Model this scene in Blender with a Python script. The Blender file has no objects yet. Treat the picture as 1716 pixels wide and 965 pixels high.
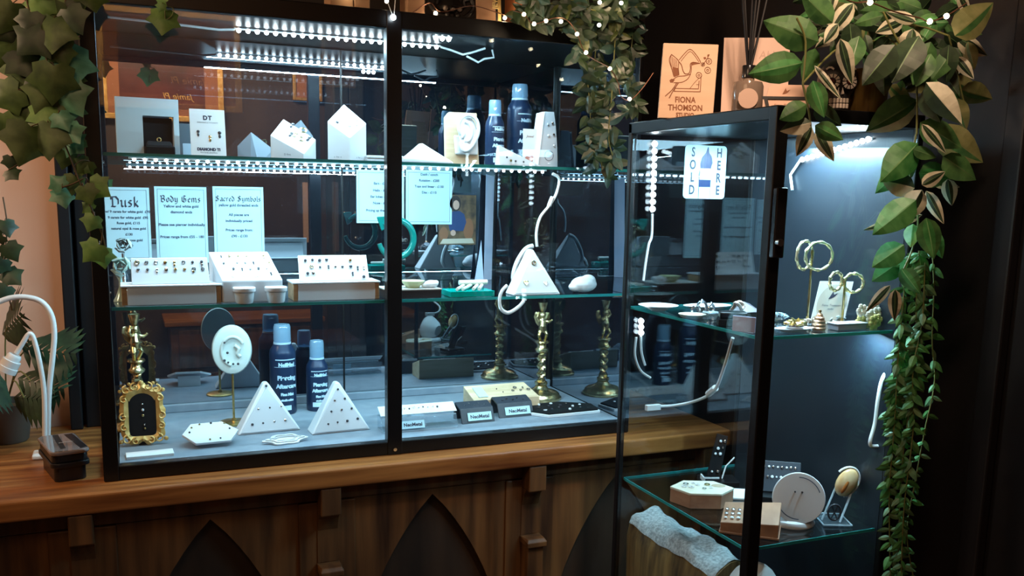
import bpy, bmesh, math, random
from mathutils import Vector, Matrix, Quaternion
R = math.radians
random.seed(7)
SC = bpy.context.scene
COL = SC.collection
PI = math.pi
# ------------------------------------------------------------------ camera
F, CX, CY = 1527.54, 858.0, 582.47
yaw, pitch, roll = .4042, .1686, -.0203
CAM = Vector((.0566, -1.9246, .5841))
_f = Vector((math.sin(yaw)*math.cos(pitch), math.cos(yaw)*math.cos(pitch), -math.sin(pitch)))
_r = Vector((math.cos(yaw), -math.sin(yaw), 0)); _d = _f.cross(_r)
RT = _r*math.cos(roll) + _d*math.sin(roll)
DN = -_r*math.sin(roll) + _d*math.cos(roll)
FW = _f
UP = -DN
cd = bpy.data.cameras.new('camera'); cam = bpy.data.objects.new('camera', cd); COL.objects.link(cam)
cd.sensor_fit = 'HORIZONTAL'; cd.sensor_width = 36; cd.lens = F/1716*36; cd.shift_y = (CY-482.5)/1716
cd.clip_start = .02
cam.matrix_world = Matrix(((RT.x, UP.x, -FW.x, CAM.x), (RT.y, UP.y, -FW.y, CAM.y), (RT.z, UP.z, -FW.z, CAM.z), (0, 0, 0, 1)))
SC.camera = cam
def at(px, py, x=None, y=None, z=None):
    """a point of the place, on a plane x=, y= or z=, along a line of sight"""
    d = FW + RT*((px-CX)/F) + DN*((py-CY)/F)
    if x is not None: t = (x-CAM.x)/d.x
    elif y is not None: t = (y-CAM.y)/d.y
    else: t = (z-CAM.z)/d.z
    return CAM + d*t
def ppm(P): return F/((Vector(P)-CAM).dot(FW))
# ------------------------------------------------------------------ materials
MT = {}
def pm(name, col, rough=.5, metal=0., spec=.5, emit=None, estr=0, trans=0, coat=0, sss=0):
    if name in MT: return MT[name]
    m = bpy.data.materials.new(name); m.use_nodes = True
    b = m.node_tree.nodes['Principled BSDF']
    b.inputs['Base Color'].default_value = (*col, 1); b.inputs['Roughness'].default_value = rough
    b.inputs['Metallic'].default_value = metal; b.inputs['Specular IOR Level'].default_value = spec
    b.inputs['Coat Weight'].default_value = coat
    if trans: b.inputs['Transmission Weight'].default_value = trans
    if emit: b.inputs['Emission Color'].default_value = (*emit, 1); b.inputs['Emission Strength'].default_value = estr
    MT[name] = m; return m
def noisy(name, c1, c2, scale=(8, 8, 8), rough=.5, detail=4, lo=.35, hi=.65, metal=0, bump=0, spec=.5, coord='Object', coat=0):
    m = pm(name, c1, rough, metal, spec, coat=coat); nt = m.node_tree; N = nt.nodes; L = nt.links
    b = N['Principled BSDF']
    tc = N.new('ShaderNodeTexCoord'); mp = N.new('ShaderNodeMapping'); mp.inputs['Scale'].default_value = scale
    nz = N.new('ShaderNodeTexNoise'); nz.inputs['Detail'].default_value = detail; nz.inputs['Scale'].default_value = 1
    cr = N.new('ShaderNodeValToRGB'); cr.color_ramp.elements[0].position = lo; cr.color_ramp.elements[1].position = hi
    cr.color_ramp.elements[0].color = (*c1, 1); cr.color_ramp.elements[1].color = (*c2, 1)
    L.new(tc.outputs[coord], mp.inputs[0]); L.new(mp.outputs[0], nz.inputs[0]); L.new(nz.outputs[0], cr.inputs[0])
    L.new(cr.outputs[0], b.inputs['Base Color'])
    if bump:
        bp = N.new('ShaderNodeBump'); bp.inputs['Strength'].default_value = bump; bp.inputs['Distance'].default_value = .004
        L.new(nz.outputs[0], bp.inputs['Height']); L.new(bp.outputs[0], b.inputs['Normal'])
    return m
def glassy(name, tint=(.97, .99, .99), a=.035, b=.55, gcol=(.9, .96, 1), rough=0.0, body=None, bodyfac=0):
    """thin pane: transmits straight through, reflects more towards grazing angles"""
    m = bpy.data.materials.new(name); m.use_nodes = True; nt = m.node_tree; N = nt.nodes; L = nt.links; N.clear()
    o = N.new('ShaderNodeOutputMaterial'); mx = N.new('ShaderNodeMixShader')
    t = N.new('ShaderNodeBsdfTransparent'); t.inputs[0].default_value = (*tint, 1)
    g = N.new('ShaderNodeBsdfGlossy'); g.inputs['Roughness'].default_value = rough; g.inputs['Color'].default_value = (*gcol, 1)
    lw = N.new('ShaderNodeLayerWeight'); lw.inputs['Blend'].default_value = .5
    p = N.new('ShaderNodeMath'); p.operation = 'POWER'; p.inputs[1].default_value = 4
    q = N.new('ShaderNodeMath'); q.operation = 'MULTIPLY_ADD'; q.inputs[1].default_value = b; q.inputs[2].default_value = a
    L.new(lw.outputs['Facing'], p.inputs[0]); L.new(p.outputs[0], q.inputs[0]); L.new(q.outputs[0], mx.inputs[0])
    src = t
    if body:
        df = N.new('ShaderNodeBsdfDiffuse'); df.inputs[0].default_value = (*body, 1)
        mb = N.new('ShaderNodeMixShader'); mb.inputs[0].default_value = bodyfac
        L.new(t.outputs[0], mb.inputs[1]); L.new(df.outputs[0], mb.inputs[2]); src = mb
    L.new(src.outputs[0], mx.inputs[1]); L.new(g.outputs[0], mx.inputs[2]); L.new(mx.outputs[0], o.inputs[0])
    MT[name] = m; return m
def emis(name, col, s):
    m = bpy.data.materials.new(name); m.use_nodes = True; nt = m.node_tree; nt.nodes.clear()
    o = nt.nodes.new('ShaderNodeOutputMaterial'); e = nt.nodes.new('ShaderNodeEmission')
    e.inputs[0].default_value = (*col, 1); e.inputs[1].default_value = s; nt.links.new(e.outputs[0], o.inputs[0])
    try: m.cycles.emission_sampling = 'NONE'
    except Exception: pass
    MT[name] = m; return m
BLK = pm('black metal', (.0045, .0045, .0055), .34, spec=.35)
BLK2 = pm('black paint', (.005, .005, .007), .5, spec=.3)
BLKG = pm('black gloss', (.01, .01, .012), .15)
GLS = glassy('clear glass', a=.025, b=.45)
GLSC = glassy('case glass', a=.05, b=.55, gcol=(.8, .92, 1))
SHG = glassy('shelf glass', tint=(.93, .98, .975), a=.05, b=.75)
EDGE = glassy('glass edge', tint=(.30, .62, .60), a=.06, b=.3, body=(.05, .46, .46), bodyfac=.6)
ACR = glassy('clear acrylic', tint=(.93, .96, .98), a=.10, b=.7, body=(.6, .75, .85), bodyfac=.06)
ACRE = glassy('acrylic edge', tint=(.9, .95, 1), a=.15, b=.6, body=(.75, .88, .95), bodyfac=.45)
MIR = bpy.data.materials.new('dark mirror'); MIR.use_nodes = True
def _mir():
    nt = MIR.node_tree; N = nt.nodes; L = nt.links; N.clear()
    o = N.new('ShaderNodeOutputMaterial'); mx = N.new('ShaderNodeMixShader'); mx.inputs[0].default_value = .62
    d = N.new('ShaderNodeBsdfDiffuse'); d.inputs[0].default_value = (.010, .014, .022, 1)
    g = N.new('ShaderNodeBsdfGlossy'); g.inputs['Roughness'].default_value = 0.0; g.inputs['Color'].default_value = (.62, .68, .74, 1)
    L.new(d.outputs[0], mx.inputs[1]); L.new(g.outputs[0], mx.inputs[2]); L.new(mx.outputs[0], o.inputs[0])
_mir()
WHT = pm('white acrylic', (.78, .80, .83), .35)
WHT2 = pm('white card', (.80, .81, .82), .6)
LAV = pm('grey white acrylic', (.62, .63, .66), .45)
PAPER = pm('paper', (.50, .72, .80), .7)
INK = pm('ink', (.03, .03, .06), .6)
INKS = pm('soft ink', (.055, .08, .13), .6)
NAVY = pm('navy print', (.012, .03, .10), .3)
GOLD = noisy('gold', (.62, .40, .12), (.85, .66, .30), (60, 60, 60), .28, metal=1)
BRASS = noisy('brass', (.45, .33, .14), (.75, .62, .34), (70, 70, 70), .22, metal=1)
GILT = noisy('gilt plaster', (.55, .30, .07), (.80, .52, .18), (45, 45, 45), .4, metal=.35)
SILV = pm('silver', (.75, .78, .82), .18, 1)
DGEM = pm('dark gem', (.05, .05, .06), .15)
BGEM = pm('blue gem', (.25, .5, .75), .08)
WOOD = noisy('oak', (.33, .17, .075), (.50, .29, .14), (6, 60, 60), .5, bump=.1)
PINE = noisy('pine', (.56, .40, .24), (.68, .52, .34), (8, 60, 90), .55)
BWOOD = noisy('red brown wood', (.34, .17, .10), (.46, .25, .15), (40, 10, 60), .5)
TOPW = noisy('worktop wood', (.15, .045, .013), (.50, .20, .055), (3, 44, 44), .33, detail=6, lo=.3, hi=.7, bump=.12)
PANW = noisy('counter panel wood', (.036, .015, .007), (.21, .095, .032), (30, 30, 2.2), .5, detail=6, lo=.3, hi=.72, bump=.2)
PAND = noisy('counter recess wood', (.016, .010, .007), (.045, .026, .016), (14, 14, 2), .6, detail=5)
PLAST = noisy('peach plaster', (.72, .46, .34), (.78, .51, .38), (3, 3, 3), .85)
DWALL = noisy('dark wall', (.030, .024, .023), (.042, .034, .032), (3, 3, 3), .75)
RWALL = noisy('black wall paint', (.011, .010, .012), (.022, .017, .018), (5, 5, 2), .5)
RUST = noisy('rear wall paint', (.055, .038, .034), (.085, .06, .052), (3, 3, 2), .8)
KRAFT = noisy('kraft card', (.42, .24, .13), (.52, .31, .18), (12, 12, 12), .8)
SIGNW = noisy('pale sign wood', (.74, .50, .34), (.80, .57, .40), (4, 4, 40), .6)
BROWN = pm('engraved brown', (.26, .09, .035), .7)
CARP = pm('black velvet', (.012, .012, .013), .95, spec=.1)
GREYF = noisy('grey cabinet floor', (.20, .24, .29), (.25, .29, .34), (30, 30, 30), .45)
TEAL = pm('teal resin', (.003, .16, .14), .15, coat=.5)
TEALT = glassy('teal acrylic', tint=(.05, .6, .52), a=.06, b=.4, body=(.0, .45, .38), bodyfac=.6)
CABLE = pm('white cable', (.75, .77, .78), .4)
IVY = noisy('ivy green', (.035, .075, .018), (.085, .15, .04), (40, 40, 40), .45)
IVYL = noisy('young ivy green', (.10, .24, .06), (.20, .36, .10), (40, 40, 40), .45)
LEAF = noisy('mid leaf green', (.03, .10, .03), (.08, .20, .06), (45, 45, 45), .4)
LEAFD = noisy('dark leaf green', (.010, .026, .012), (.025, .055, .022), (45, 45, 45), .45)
LEAFG = noisy('bright leaf green', (.03, .17, .04), (.09, .30, .09), (45, 45, 45), .4)
CREAM = noisy('cream leaf stripe', (.48, .46, .33), (.66, .64, .50), (60, 60, 60), .5)
STEM = pm('leaf stem', (.16, .17, .05), .6)
STEMB = pm('brown stem', (.09, .055, .025), .7)
DIO = emis('cool diode', (.80, .93, 1), 26)
BULB = emis('warm bulb', (1, .80, .52), 22)
COPPER = pm('copper wire', (.42, .20, .13), .35, .8)
CAN = pm('can navy', (.012, .03, .075), .28, .1)
CANW = pm('can print', (.55, .72, .85), .4)
CAPB = glassy('clear blue cap', tint=(.55, .76, .9), a=.10, b=.5, body=(.40, .62, .80), bodyfac=.5)
AMBER = noisy('amber shell', (.62, .32, .10), (.88, .70, .42), (26, 26, 10), .25)
STRAP = pm('dark plastic', (.010, .010, .012), .3)
LIDG = noisy('smoky lid', (.16, .13, .125), (.23, .19, .18), (9, 9, 9), .12, coat=.5)
# ------------------------------------------------------------------ mesh helper
class MB:
    def __init__(s): s.bm = bmesh.new(); s.mi = 0
    def m(s, i): s.mi = i; return s
    def _add(s, verts, faces, M=None):
        vs = [s.bm.verts.new((M @ Vector(v)) if M else v) for v in verts]
        out = []
        for f in faces:
            try:
                fc = s.bm.faces.new([vs[i] for i in f]); fc.material_index = s.mi; out.append(fc)
            except ValueError: pass
        return out
    def box(s, x0, x1, y0, y1, z0, z1, M=None):
        v = [(x, y, z) for z in (z0, z1) for y in (y0, y1) for x in (x0, x1)]
        s._add(v, [(0, 2, 3, 1), (4, 5, 7, 6), (0, 1, 5, 4), (2, 6, 7, 3), (0, 4, 6, 2), (1, 3, 7, 5)], M); return s
    def hull(s, pts, M=None):
        b = bmesh.new(); vs = [b.verts.new(p) for p in pts]
        r = bmesh.ops.convex_hull(b, input=vs)
        bmesh.ops.delete(b, geom=[g for g in r['geom_interior'] if isinstance(g, bmesh.types.BMVert)], context='VERTS')
        bmesh.ops.dissolve_limit(b, angle_limit=R(1), verts=b.verts[:], edges=b.edges[:])
        bmesh.ops.recalc_face_normals(b, faces=b.faces[:])
        b.verts.index_update()
        s._add([v.co.copy() for v in b.verts], [[v.index for v in f.verts] for f in b.faces], M); b.free(); return s
    def prism(s, pts, y0, y1, M=None):
        """outline in x,z pushed from y0 to y1"""
        n = len(pts)
        a = sum(pts[i][0]*pts[(i+1) % n][1]-pts[(i+1) % n][0]*pts[i][1] for i in range(n))
        if a < 0: pts = pts[::-1]
        v = [(x, y0, z) for x, z in pts] + [(x, y1, z) for x, z in pts]
        f = [list(range(n)), list(range(2*n-1, n-1, -1))] + [(i, n+i, n+(i+1) % n, (i+1) % n) for i in range(n)]
        s._add(v, f, M); return s
    def ring(s, outer, inner, y0, y1, M=None):
        n = len(outer); v = []
        for pts, y in ((outer, y0), (inner, y0), (outer, y1), (inner, y1)): v += [(x, y, z) for x, z in pts]
        f = []
        for i in range(n):
            j = (i+1) % n
            f += [(i, n+i, n+j, j), (2*n+i, 2*n+j, 3*n+j, 3*n+i), (i, j, 2*n+j, 2*n+i), (n+i, 3*n+i, 3*n+j, n+j)]
        fs = s._add(v, f, M); bmesh.ops.recalc_face_normals(s.bm, faces=fs); return s
    def tube(s, pts, r, n=8, closed=False, caps=True, M=None):
        pts = [Vector(p) for p in pts]; k = len(pts); rs = r if isinstance(r, (list, tuple)) else [r]*k
        v = []; prev = None
        for i, p in enumerate(pts):
            if closed: t = pts[(i+1) % k]-pts[i-1]
            else: t = pts[min(i+1, k-1)]-pts[max(i-1, 0)]
            if t.length < 1e-9: t = Vector((0, 0, 1))
            t.normalize()
            if prev is None:
                a = Vector((0, 0, 1)) if abs(t.z) < .9 else Vector((1, 0, 0)); u = t.cross(a).normalized()
            else:
                u = prev - t*prev.dot(t)
                u = u.normalized() if u.length > 1e-6 else t.orthogonal().normalized()
            prev = u; w = t.cross(u)
            for j in range(n):
                a = 2*PI*j/n; v.append(p + (u*math.cos(a)+w*math.sin(a))*rs[i])
        f = []
        for i in range(k if closed else k-1):
            for j in range(n):
                a, b = i*n+j, i*n+(j+1) % n; c, d = ((i+1) % k)*n+(j+1) % n, ((i+1) % k)*n+j
                f.append((a, b, c, d))
        if not closed and caps: f += [list(range(n-1, -1, -1)), list(range((k-1)*n, k*n))]
        s._add(v, f, M); return s
    def lathe(s, prof, n=24, M=None, caps=True):
        v = []; f = []
        for r, z in prof:
            for j in range(n): a = 2*PI*j/n; v.append((r*math.cos(a), r*math.sin(a), z))
        for i in range(len(prof)-1):
            for j in range(n): f.append((i*n+j, i*n+(j+1) % n, (i+1)*n+(j+1) % n, (i+1)*n+j))
        if caps: f += [list(range(n-1, -1, -1)), list(range((len(prof)-1)*n, len(prof)*n))]
        s._add(v, f, M); return s
    def ball(s, c, r, sc=(1, 1, 1), n=12, M=None):
        v = []; f = []; k = max(4, n//2)
        T = Matrix.Translation(c) @ (M or Matrix())
        v.append((0, 0, -r*sc[2]))
        for i in range(1, k):
            t = PI*i/k-PI/2
            for j in range(n): a = 2*PI*j/n; v.append((r*sc[0]*math.cos(t)*math.cos(a), r*sc[1]*math.cos(t)*math.sin(a), r*sc[2]*math.sin(t)))
        v.append((0, 0, r*sc[2])); e = len(v)-1
        for j in range(n):
            f.append((0, 1+(j+1) % n, 1+j)); f.append((e, 1+(k-2)*n+j, 1+(k-2)*n+(j+1) % n))
        for i in range(k-2):
            for j in range(n): f.append((1+i*n+j, 1+i*n+(j+1) % n, 1+(i+1)*n+(j+1) % n, 1+(i+1)*n+j))
        s._add(v, f, T); return s
    def face(s, pts, M=None): s._add(pts, [list(range(len(pts)))], M); return s
    def mesh(s, me, M):
        s._add([v.co.copy() for v in me.vertices], [list(p.vertices) for p in me.polygons], M); return s
    def build(s, name, mats, parent=None, smooth=False, bevel=0, remesh=0, seg=2, sub=0):
        me = bpy.data.meshes.new(name); s.bm.to_mesh(me); s.bm.free()
        for m in (mats if isinstance(mats, (list, tuple)) else [mats]): me.materials.append(m)
        if smooth:
            me.polygons.foreach_set('use_smooth', [True]*len(me.polygons))
            try: me.set_sharp_from_angle(angle=R(42))
            except Exception: pass
        o = bpy.data.objects.new(name, me); COL.objects.link(o)
        if parent: o.parent = parent
        if remesh:
            md = o.modifiers.new('remesh', 'REMESH'); md.mode = 'VOXEL'; md.voxel_size = remesh; md.use_smooth_shade = True
            sm = o.modifiers.new('smooth', 'SMOOTH'); sm.factor = .6; sm.iterations = 4
        if bevel:
            md = o.modifiers.new('bevel', 'BEVEL'); md.width = bevel; md.segments = seg; md.limit_method = 'ANGLE'; md.angle_limit = R(35)
        if sub:
            md = o.modifiers.new('sub', 'SUBSURF'); md.levels = sub; md.render_levels = sub
        return o
def tag(o, label, cat, group=None, kind=None):
    o['label'] = label; o['category'] = cat
    if group: o['group'] = group
    if kind: o['kind'] = kind
    return o
def thing(name, label, cat, loc=(0, 0, 0), rz=0, group=None, rx=0):
    o = bpy.data.objects.new(name, None); COL.objects.link(o); o.empty_display_size = .02
    o.location = loc; o.rotation_euler = (rx, 0, rz); return tag(o, label, cat, group)
def struct(o, label=None, cat=None):
    o['kind'] = 'structure'; o['label'] = label or o.name.replace('_', ' '); o['category'] = cat or o.name.split('_')[0]
    return o
def TR(x=0, y=0, z=0, rx=0, ry=0, rz=0):
    return Matrix.Translation((x, y, z)) @ Matrix.Rotation(rz, 4, 'Z') @ Matrix.Rotation(ry, 4, 'Y') @ Matrix.Rotation(rx, 4, 'X')
UPR = Matrix.Rotation(R(90), 4, 'X')          # x,y text -> x,z upright facing -y
def text_me(t, size, align='CENTER', off=0, space=1, shear=0):
    c = bpy.data.curves.new('t', 'FONT'); c.body = t; c.size = size; c.align_x = align; c.offset = off; c.space_character = space
    c.shear = shear; c.resolution_u = 3
    o = bpy.data.objects.new('t', c); me = bpy.data.meshes.new_from_object(o)
    bpy.data.objects.remove(o); bpy.data.curves.remove(c); return me
def write(mb, t, size, M, **k):
    me = text_me(t, size, **k); mb.mesh(me, M); bpy.data.meshes.remove(me); return mb
# broad-nib lettering (black-letter headings)
GL = {
 'D': (.62, [[(.13, .70), (.13, .06)], [(.02, .04), (.34, .0), (.54, .20), (.54, .56), (.36, .78), (.0, .74)], [(.0, .74), (.05, .56)]]),
 'u': (.46, [[(.0, .5), (.08, .46), (.08, .08), (.18, .0), (.32, .1)], [(.34, .52), (.34, .06), (.42, .0)]]),
 's': (.38, [[(.3, .46), (.14, .5), (.06, .38), (.28, .2), (.24, .04), (.04, .04)]]),
 'k': (.44, [[(.08, .8), (.08, .0)], [(.08, .3), (.28, .5), (.26, .34), (.1, .27), (.34, .0)]]),
 'B': (.6, [[(.0, .76), (.12, .7), (.12, .04), (.34, .0), (.5, .14), (.44, .36), (.18, .42), (.44, .5), (.44, .72), (.26, .8), (.06, .66)]]),
 'o': (.42, [[(.18, .52), (.05, .4), (.05, .1), (.18, .0), (.32, .1), (.32, .4), (.18, .52)]]),
 'd': (.42, [[(.02, .76), (.32, .44), (.32, .08), (.18, .0), (.05, .1), (.05, .36), (.2, .48)]]),
 'y': (.42, [[(.02, .5), (.08, .44), (.08, .08), (.2, .02)], [(.32, .52), (.32, .0), (.26, -.18), (.04, -.20)]]),
 'G': (.64, [[(.5, .72), (.3, .8), (.08, .64), (.08, .14), (.3, .0), (.52, .1), (.52, .4), (.32, .42)], [(.3, .7), (.3, .14)]]),
 'e': (.38, [[(.07, .26), (.3, .34), (.24, .5), (.07, .4), (.07, .1), (.2, .0), (.32, .08)]]),
 'm': (.66, [[(.04, .48), (.08, .44), (.08, .0)], [(.08, .42), (.22, .52), (.31, .42), (.31, .0)], [(.31, .42), (.45, .52), (.55, .42), (.55, .04), (.62, .0)]]),
 'S': (.58, [[(.48, .68), (.26, .8), (.08, .62), (.44, .36), (.46, .12), (.24, .0), (.02, .12)], [(.26, .7), (.26, .1)]]),
 'a': (.42, [[(.06, .44), (.2, .52), (.32, .44), (.32, .06), (.4, .0)], [(.32, .28), (.1, .24), (.06, .08), (.18, .0), (.3, .08)]]),
 'c': (.36, [[(.3, .42), (.18, .52), (.06, .4), (.06, .1), (.18, .0), (.3, .08)]]),
 'r': (.34, [[(.04, .48), (.09, .44), (.09, .0)], [(.09, .4), (.2, .52), (.28, .44)]]),
 'b': (.42, [[(.07, .78), (.07, .08), (.2, .0), (.32, .1), (.32, .4), (.2, .5), (.08, .4)]]),
 'l': (.2, [[(.08, .8), (.08, .06), (.15, .0)]]), ' ': (.3, [])}
def gothic(mb, t, size, M, align=.5):
    w = sum(GL[c][0] for c in t)*1.12; x = -w*align
    nx, ny = .052, .052
    for c in t:
        for st in GL[c][1]:
            for (a, b), (c2, d) in zip(st, st[1:]):
                pts = [(a-nx, b-ny), (a+nx, b+ny), (c2-nx, d-ny), (c2+nx, d+ny)]
                # ordered hull of the swept nib
                dx, dy = c2-a, d-b
                q = [pts[0], pts[2], pts[3], pts[1]]
                if dx*ny-dy*nx < 0: q = q[::-1]
                if abs(dx*ny-dy*nx) < 1e-4: continue
                q = q[::-1]
                mb.face([((x+u)*size, v*size, 0) for u, v in q], M)
        x += GL[c][0]*1.12
    return mb
# ------------------------------------------------------------------ leaves
def leaf_basis(o, d, n):
    d = d.normalized(); n = (n-d*n.dot(d)).normalized(); s = d.cross(n)
    return Matrix(((s.x, d.x, n.x, o.x), (s.y, d.y, n.y, o.y), (s.z, d.z, n.z, o.z), (0, 0, 0, 1)))
IV = [(0, 0), (.20, -.13), (.50, -.02), (.47, .20), (.66, .44), (.38, .56), (.19, .76), (0, 1.0)]
def ivy_leaf(mb, o, d, n, L):
    M = leaf_basis(o, d, n)
    out = IV + [(-x, y) for x, y in IV[-2:0:-1]]
    v = [(x*L, y*L, (-abs(x)*.25-.12*y*y)*L) for x, y in out] + [(0, .36*L, .03*L)]
    k = len(out)
    mb._add(v, [(i, (i+1) % k, k) for i in range(k)], M)
VEIN = {0: 6, 1: 7, 3: 6, 4: 2}
def ovate(mb, o, d, n, L, W=.5, mats=(0, 0, 0, 0), curl=.18, cup=.28, vein=False):
    M = leaf_basis(o, d, n); ts = (0, .12, .28, .45, .62, .78, .9, 1); cs = (-1, -.45, -.045, .045, .45, 1); mats = (mats[0], mats[1], VEIN.get(mats[1], mats[1]) if mats[1] == mats[2] else mats[1], mats[2], mats[3]) if vein else (mats[0], mats[1], mats[1], mats[2], mats[3])
    v = []
    for t in ts:
        w = W*.5*math.sin(PI*min(1, t**.72))**.85 if 0 < t < 1 else .004
        w = max(w, .004)
        for c in cs: v.append((c*w*L, t*L, (-cup*abs(c)*w-curl*t*t+.05*math.sin(9*t)*c*.3)*L))
    for i in range(len(ts)-1):
        for j in range(5):
            mb.mi = mats[j]
            a = i*6+j; mb._add([v[a], v[a+1], v[a+7], v[a+6]], [(0, 1, 2, 3)], M)
def imgdir(deg, tilt=0.0):
    a = R(deg); return (RT*math.cos(a)+UP*math.sin(a) - FW*tilt).normalized()
def tocam(P, jx=0., jy=0.):
    n = (CAM-P).normalized(); return (n+RT*jx+UP*jy).normalized()
def rj(a): return random.uniform(-a, a)
# ================================================================== the setting
FLZ, CEZ = -1.0, 1.62
struct(MB().box(-2.2, 1.62, -3.1, .62, FLZ-.05, FLZ).build('floor', noisy('floor boards', (.05, .03, .02), (.09, .055, .035), (2, 20, 2), .5)), 'dark floor boards')
struct(MB().box(-2.2, 1.62, -3.1, .62, CEZ, CEZ+.05).build('ceiling', pm('ceiling paint', (.10, .085, .075), .9)), 'dark ceiling')
struct(MB().box(-2.2, -.082, .50, .56, FLZ, CEZ).build('wall_left', PLAST), 'peach plaster wall left of the cabinet')
struct(MB().box(-.082, 1.62, .505, .56, FLZ, CEZ).build('wall_back', DWALL), 'dark wall behind the glass cabinet')
struct(MB().box(1.50, 1.56, -3.1, .56, FLZ, CEZ).build('wall_right', RWALL), 'black wall right of the display tower')
struct(MB().box(-2.2, 1.62, -3.1, -3.02, FLZ, CEZ).build('wall_rear', RUST), 'brown wall across the room')
struct(MB().box(-2.26, -2.2, -3.1, .56, FLZ, CEZ).build('wall_side', RUST), 'brown wall at the far left')
t = MB().box(-.079, -.052, .440, .503, 0, CEZ).box(-.045, -.004, .455, .503, 0, CEZ).build('trim_1', BLK2, bevel=.003); struct(t, 'black upright trim beside the peach wall', 'trim')
t = MB().box(1.465, 1.498, -1.10, -1.045, FLZ, CEZ).build('trim_2', BLKG, bevel=.004); struct(t, 'black upright trim on the right wall', 'trim')
t = MB().box(1.475, 1.498, -.80, -.76, FLZ, CEZ).box(1.475, 1.498, -1.62, -1.58, FLZ, CEZ).build('trim_3', RWALL, bevel=.004); struct(t, 'black battens on the right wall', 'trim')
# ---- far side of the room, seen in the mirror back of the cabinet
RY = -3.0
pf = thing('framed_picture', 'large gold framed dark red print across the room, reflected in cabinet back', 'picture', (.315, RY, 1.186))
o_ = [(-.33, -.235), (.33, -.235), (.33, .235), (-.33, .235)]; i_ = [(-.298, -.203), (.298, -.203), (.298, .203), (-.298, .203)]
MB().ring(o_, i_, -.02, .03).build('frame', GILT, pf, bevel=.004)
MB().box(-.30, .30, .0, .02, -.205, .205).build('mat_board', pm('terracotta mat', (.34, .13, .06), .7), pf)
m_ = MB().box(-.235, .235, .0, .0, 0, 0)
m_ = MB().box(-.235, .225, .012, .022, -.165, .165).build('print', noisy('dark red print', (.055, .018, .016), (.13, .035, .03), (6, 6, 6), .3), pf)
mb = MB(); write(mb, 'Jamie Pl', .050, TR(.08, .0235, -.11, rz=PI) @ UPR, shear=.3)
mb.build('gold_lettering', GILT, pf)
pg = thing('framed_picture', 'small orange framed print across the room, reflected beside the dark cupboard', 'picture', (1.14, RY, 1.255))
o_ = [(-.088, -.145), (.088, -.145), (.088, .145), (-.088, .145)]; i_ = [(-.07, -.127), (.07, -.127), (.07, .127), (-.07, .127)]
MB().ring(o_, i_, -.015, .02).build('frame', GILT, pg, bevel=.003)
MB().box(-.072, .072, -.01, .012, -.128, .128).build('print', noisy('orange print', (.10, .03, .015), (.50, .20, .08), (9, 9, 9), .5), pg)
cu = thing('cupboard', 'tall slate grey double door cupboard across the room', 'cupboard', (1.335, -2.86, FLZ))
SLATE = pm('slate paint', (.05, .065, .085), .45)
MB().box(-.09, .09, -.15, .10, 0, 2.42).build('body', SLATE, cu, bevel=.004)
for s in (-1, 1):
    dr = MB().box(min(s*.003, s*.087), max(s*.003, s*.087), .10, .122, .06, 2.38).build('door', SLATE, cu, bevel=.003)
    for z in (1.29, 1.44):
        MB().ball((s*.034, .135, z), .014, n=10).build('knob', SILV, dr, smooth=True)
pl = MB().box(1.10, 1.13, -3.01, -2.985, .25, .62).build('picture_ledge', pm('pale peach paint', (.75, .50, .36), .7)); tag(pl, 'narrow pale upright panel on the rear wall left of the cupboard', 'panel')
wd = thing('wooden_door', 'brown panelled wooden door across the room, reflected low in the cabinet back', 'door', (2.05-.55, -2.99, FLZ))
# a dark brown dresser across the room
wd.name = 'dresser'; wd['label'] = 'brown wooden dresser across the room reflected in the mirror back'; wd['category'] = 'dresser'; wd.location = (.70, -2.8, FLZ)
MB().box(-.42, .42, -.18, .18, 0, .80).build('body', PANW, wd, bevel=.005)
MB().box(-.45, .45, -.2, .2, .80, .83).build('top', TOPW, wd, bevel=.005)
for k in range(3):
    dd = MB().box(-.38, .38, .18, .195, .06+k*.25, .28+k*.25).build('drawer', PANW, wd, bevel=.004)
    for s in (-.2, .2): MB().ball((s, .205, .17+k*.25), .014).build('knob', BRASS, dd, smooth=True)
# ================================================================== bar counter
ct = thing('bar_counter', 'long wooden bar counter with arched front carrying the glass cabinet', 'counter', (0, 0, 0))
MB().box(-1.3, 1.46, -.075, .497, -.042, 0).build('worktop', TOPW, ct, bevel=.006, seg=3)
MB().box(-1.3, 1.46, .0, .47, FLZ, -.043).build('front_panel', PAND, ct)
MB().box(-1.3, 1.46, -.022, -.001, -.085, -.043).build('top_rail', PANW, ct, bevel=.003)
def arch_half(t): return .185*(1-(1-t)**1.9)**.9
bays = [-.285, .197, .681, 1.165]
for bx in bays:
    zt, zb, hw = -.098, FLZ, .235
    prof = []
    for i in range(15):
        t = i/14; prof.append((arch_half(t), zt-(.45)*t))
    for s in (-1, 1):
        mb = MB()
        pts = [(s*(hw-.03), -.086), (0 if True else 0, -.086)]
        pts = [(bx+s*x, z) for x, z in [(0, -.086), (0, zt)]+prof[1:]+[(.185, zb), (hw-.034, zb), (hw-.034, -.086)]]
        # triangulate safely: strips from curve to outer edge
        cur = [(0, zt)]+prof[1:]+[(.185, zb)]
        for (xa, za), (xb, zb2) in zip(cur, cur[1:]):
            if abs(za-zb2) < 1e-6: continue
            q = [(bx+s*xa, za), (bx+s*(hw-.034), za), (bx+s*(hw-.034), zb2), (bx+s*xb, zb2)]
            mb.prism(q, -.020, -.001)
        mb.prism([(bx, -.086), (bx+s*(hw-.034), -.086), (bx+s*(hw-.034), zt), (bx, zt)], -.020, -.001)
        mb.build('arch_panel', PANW, ct)
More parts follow.
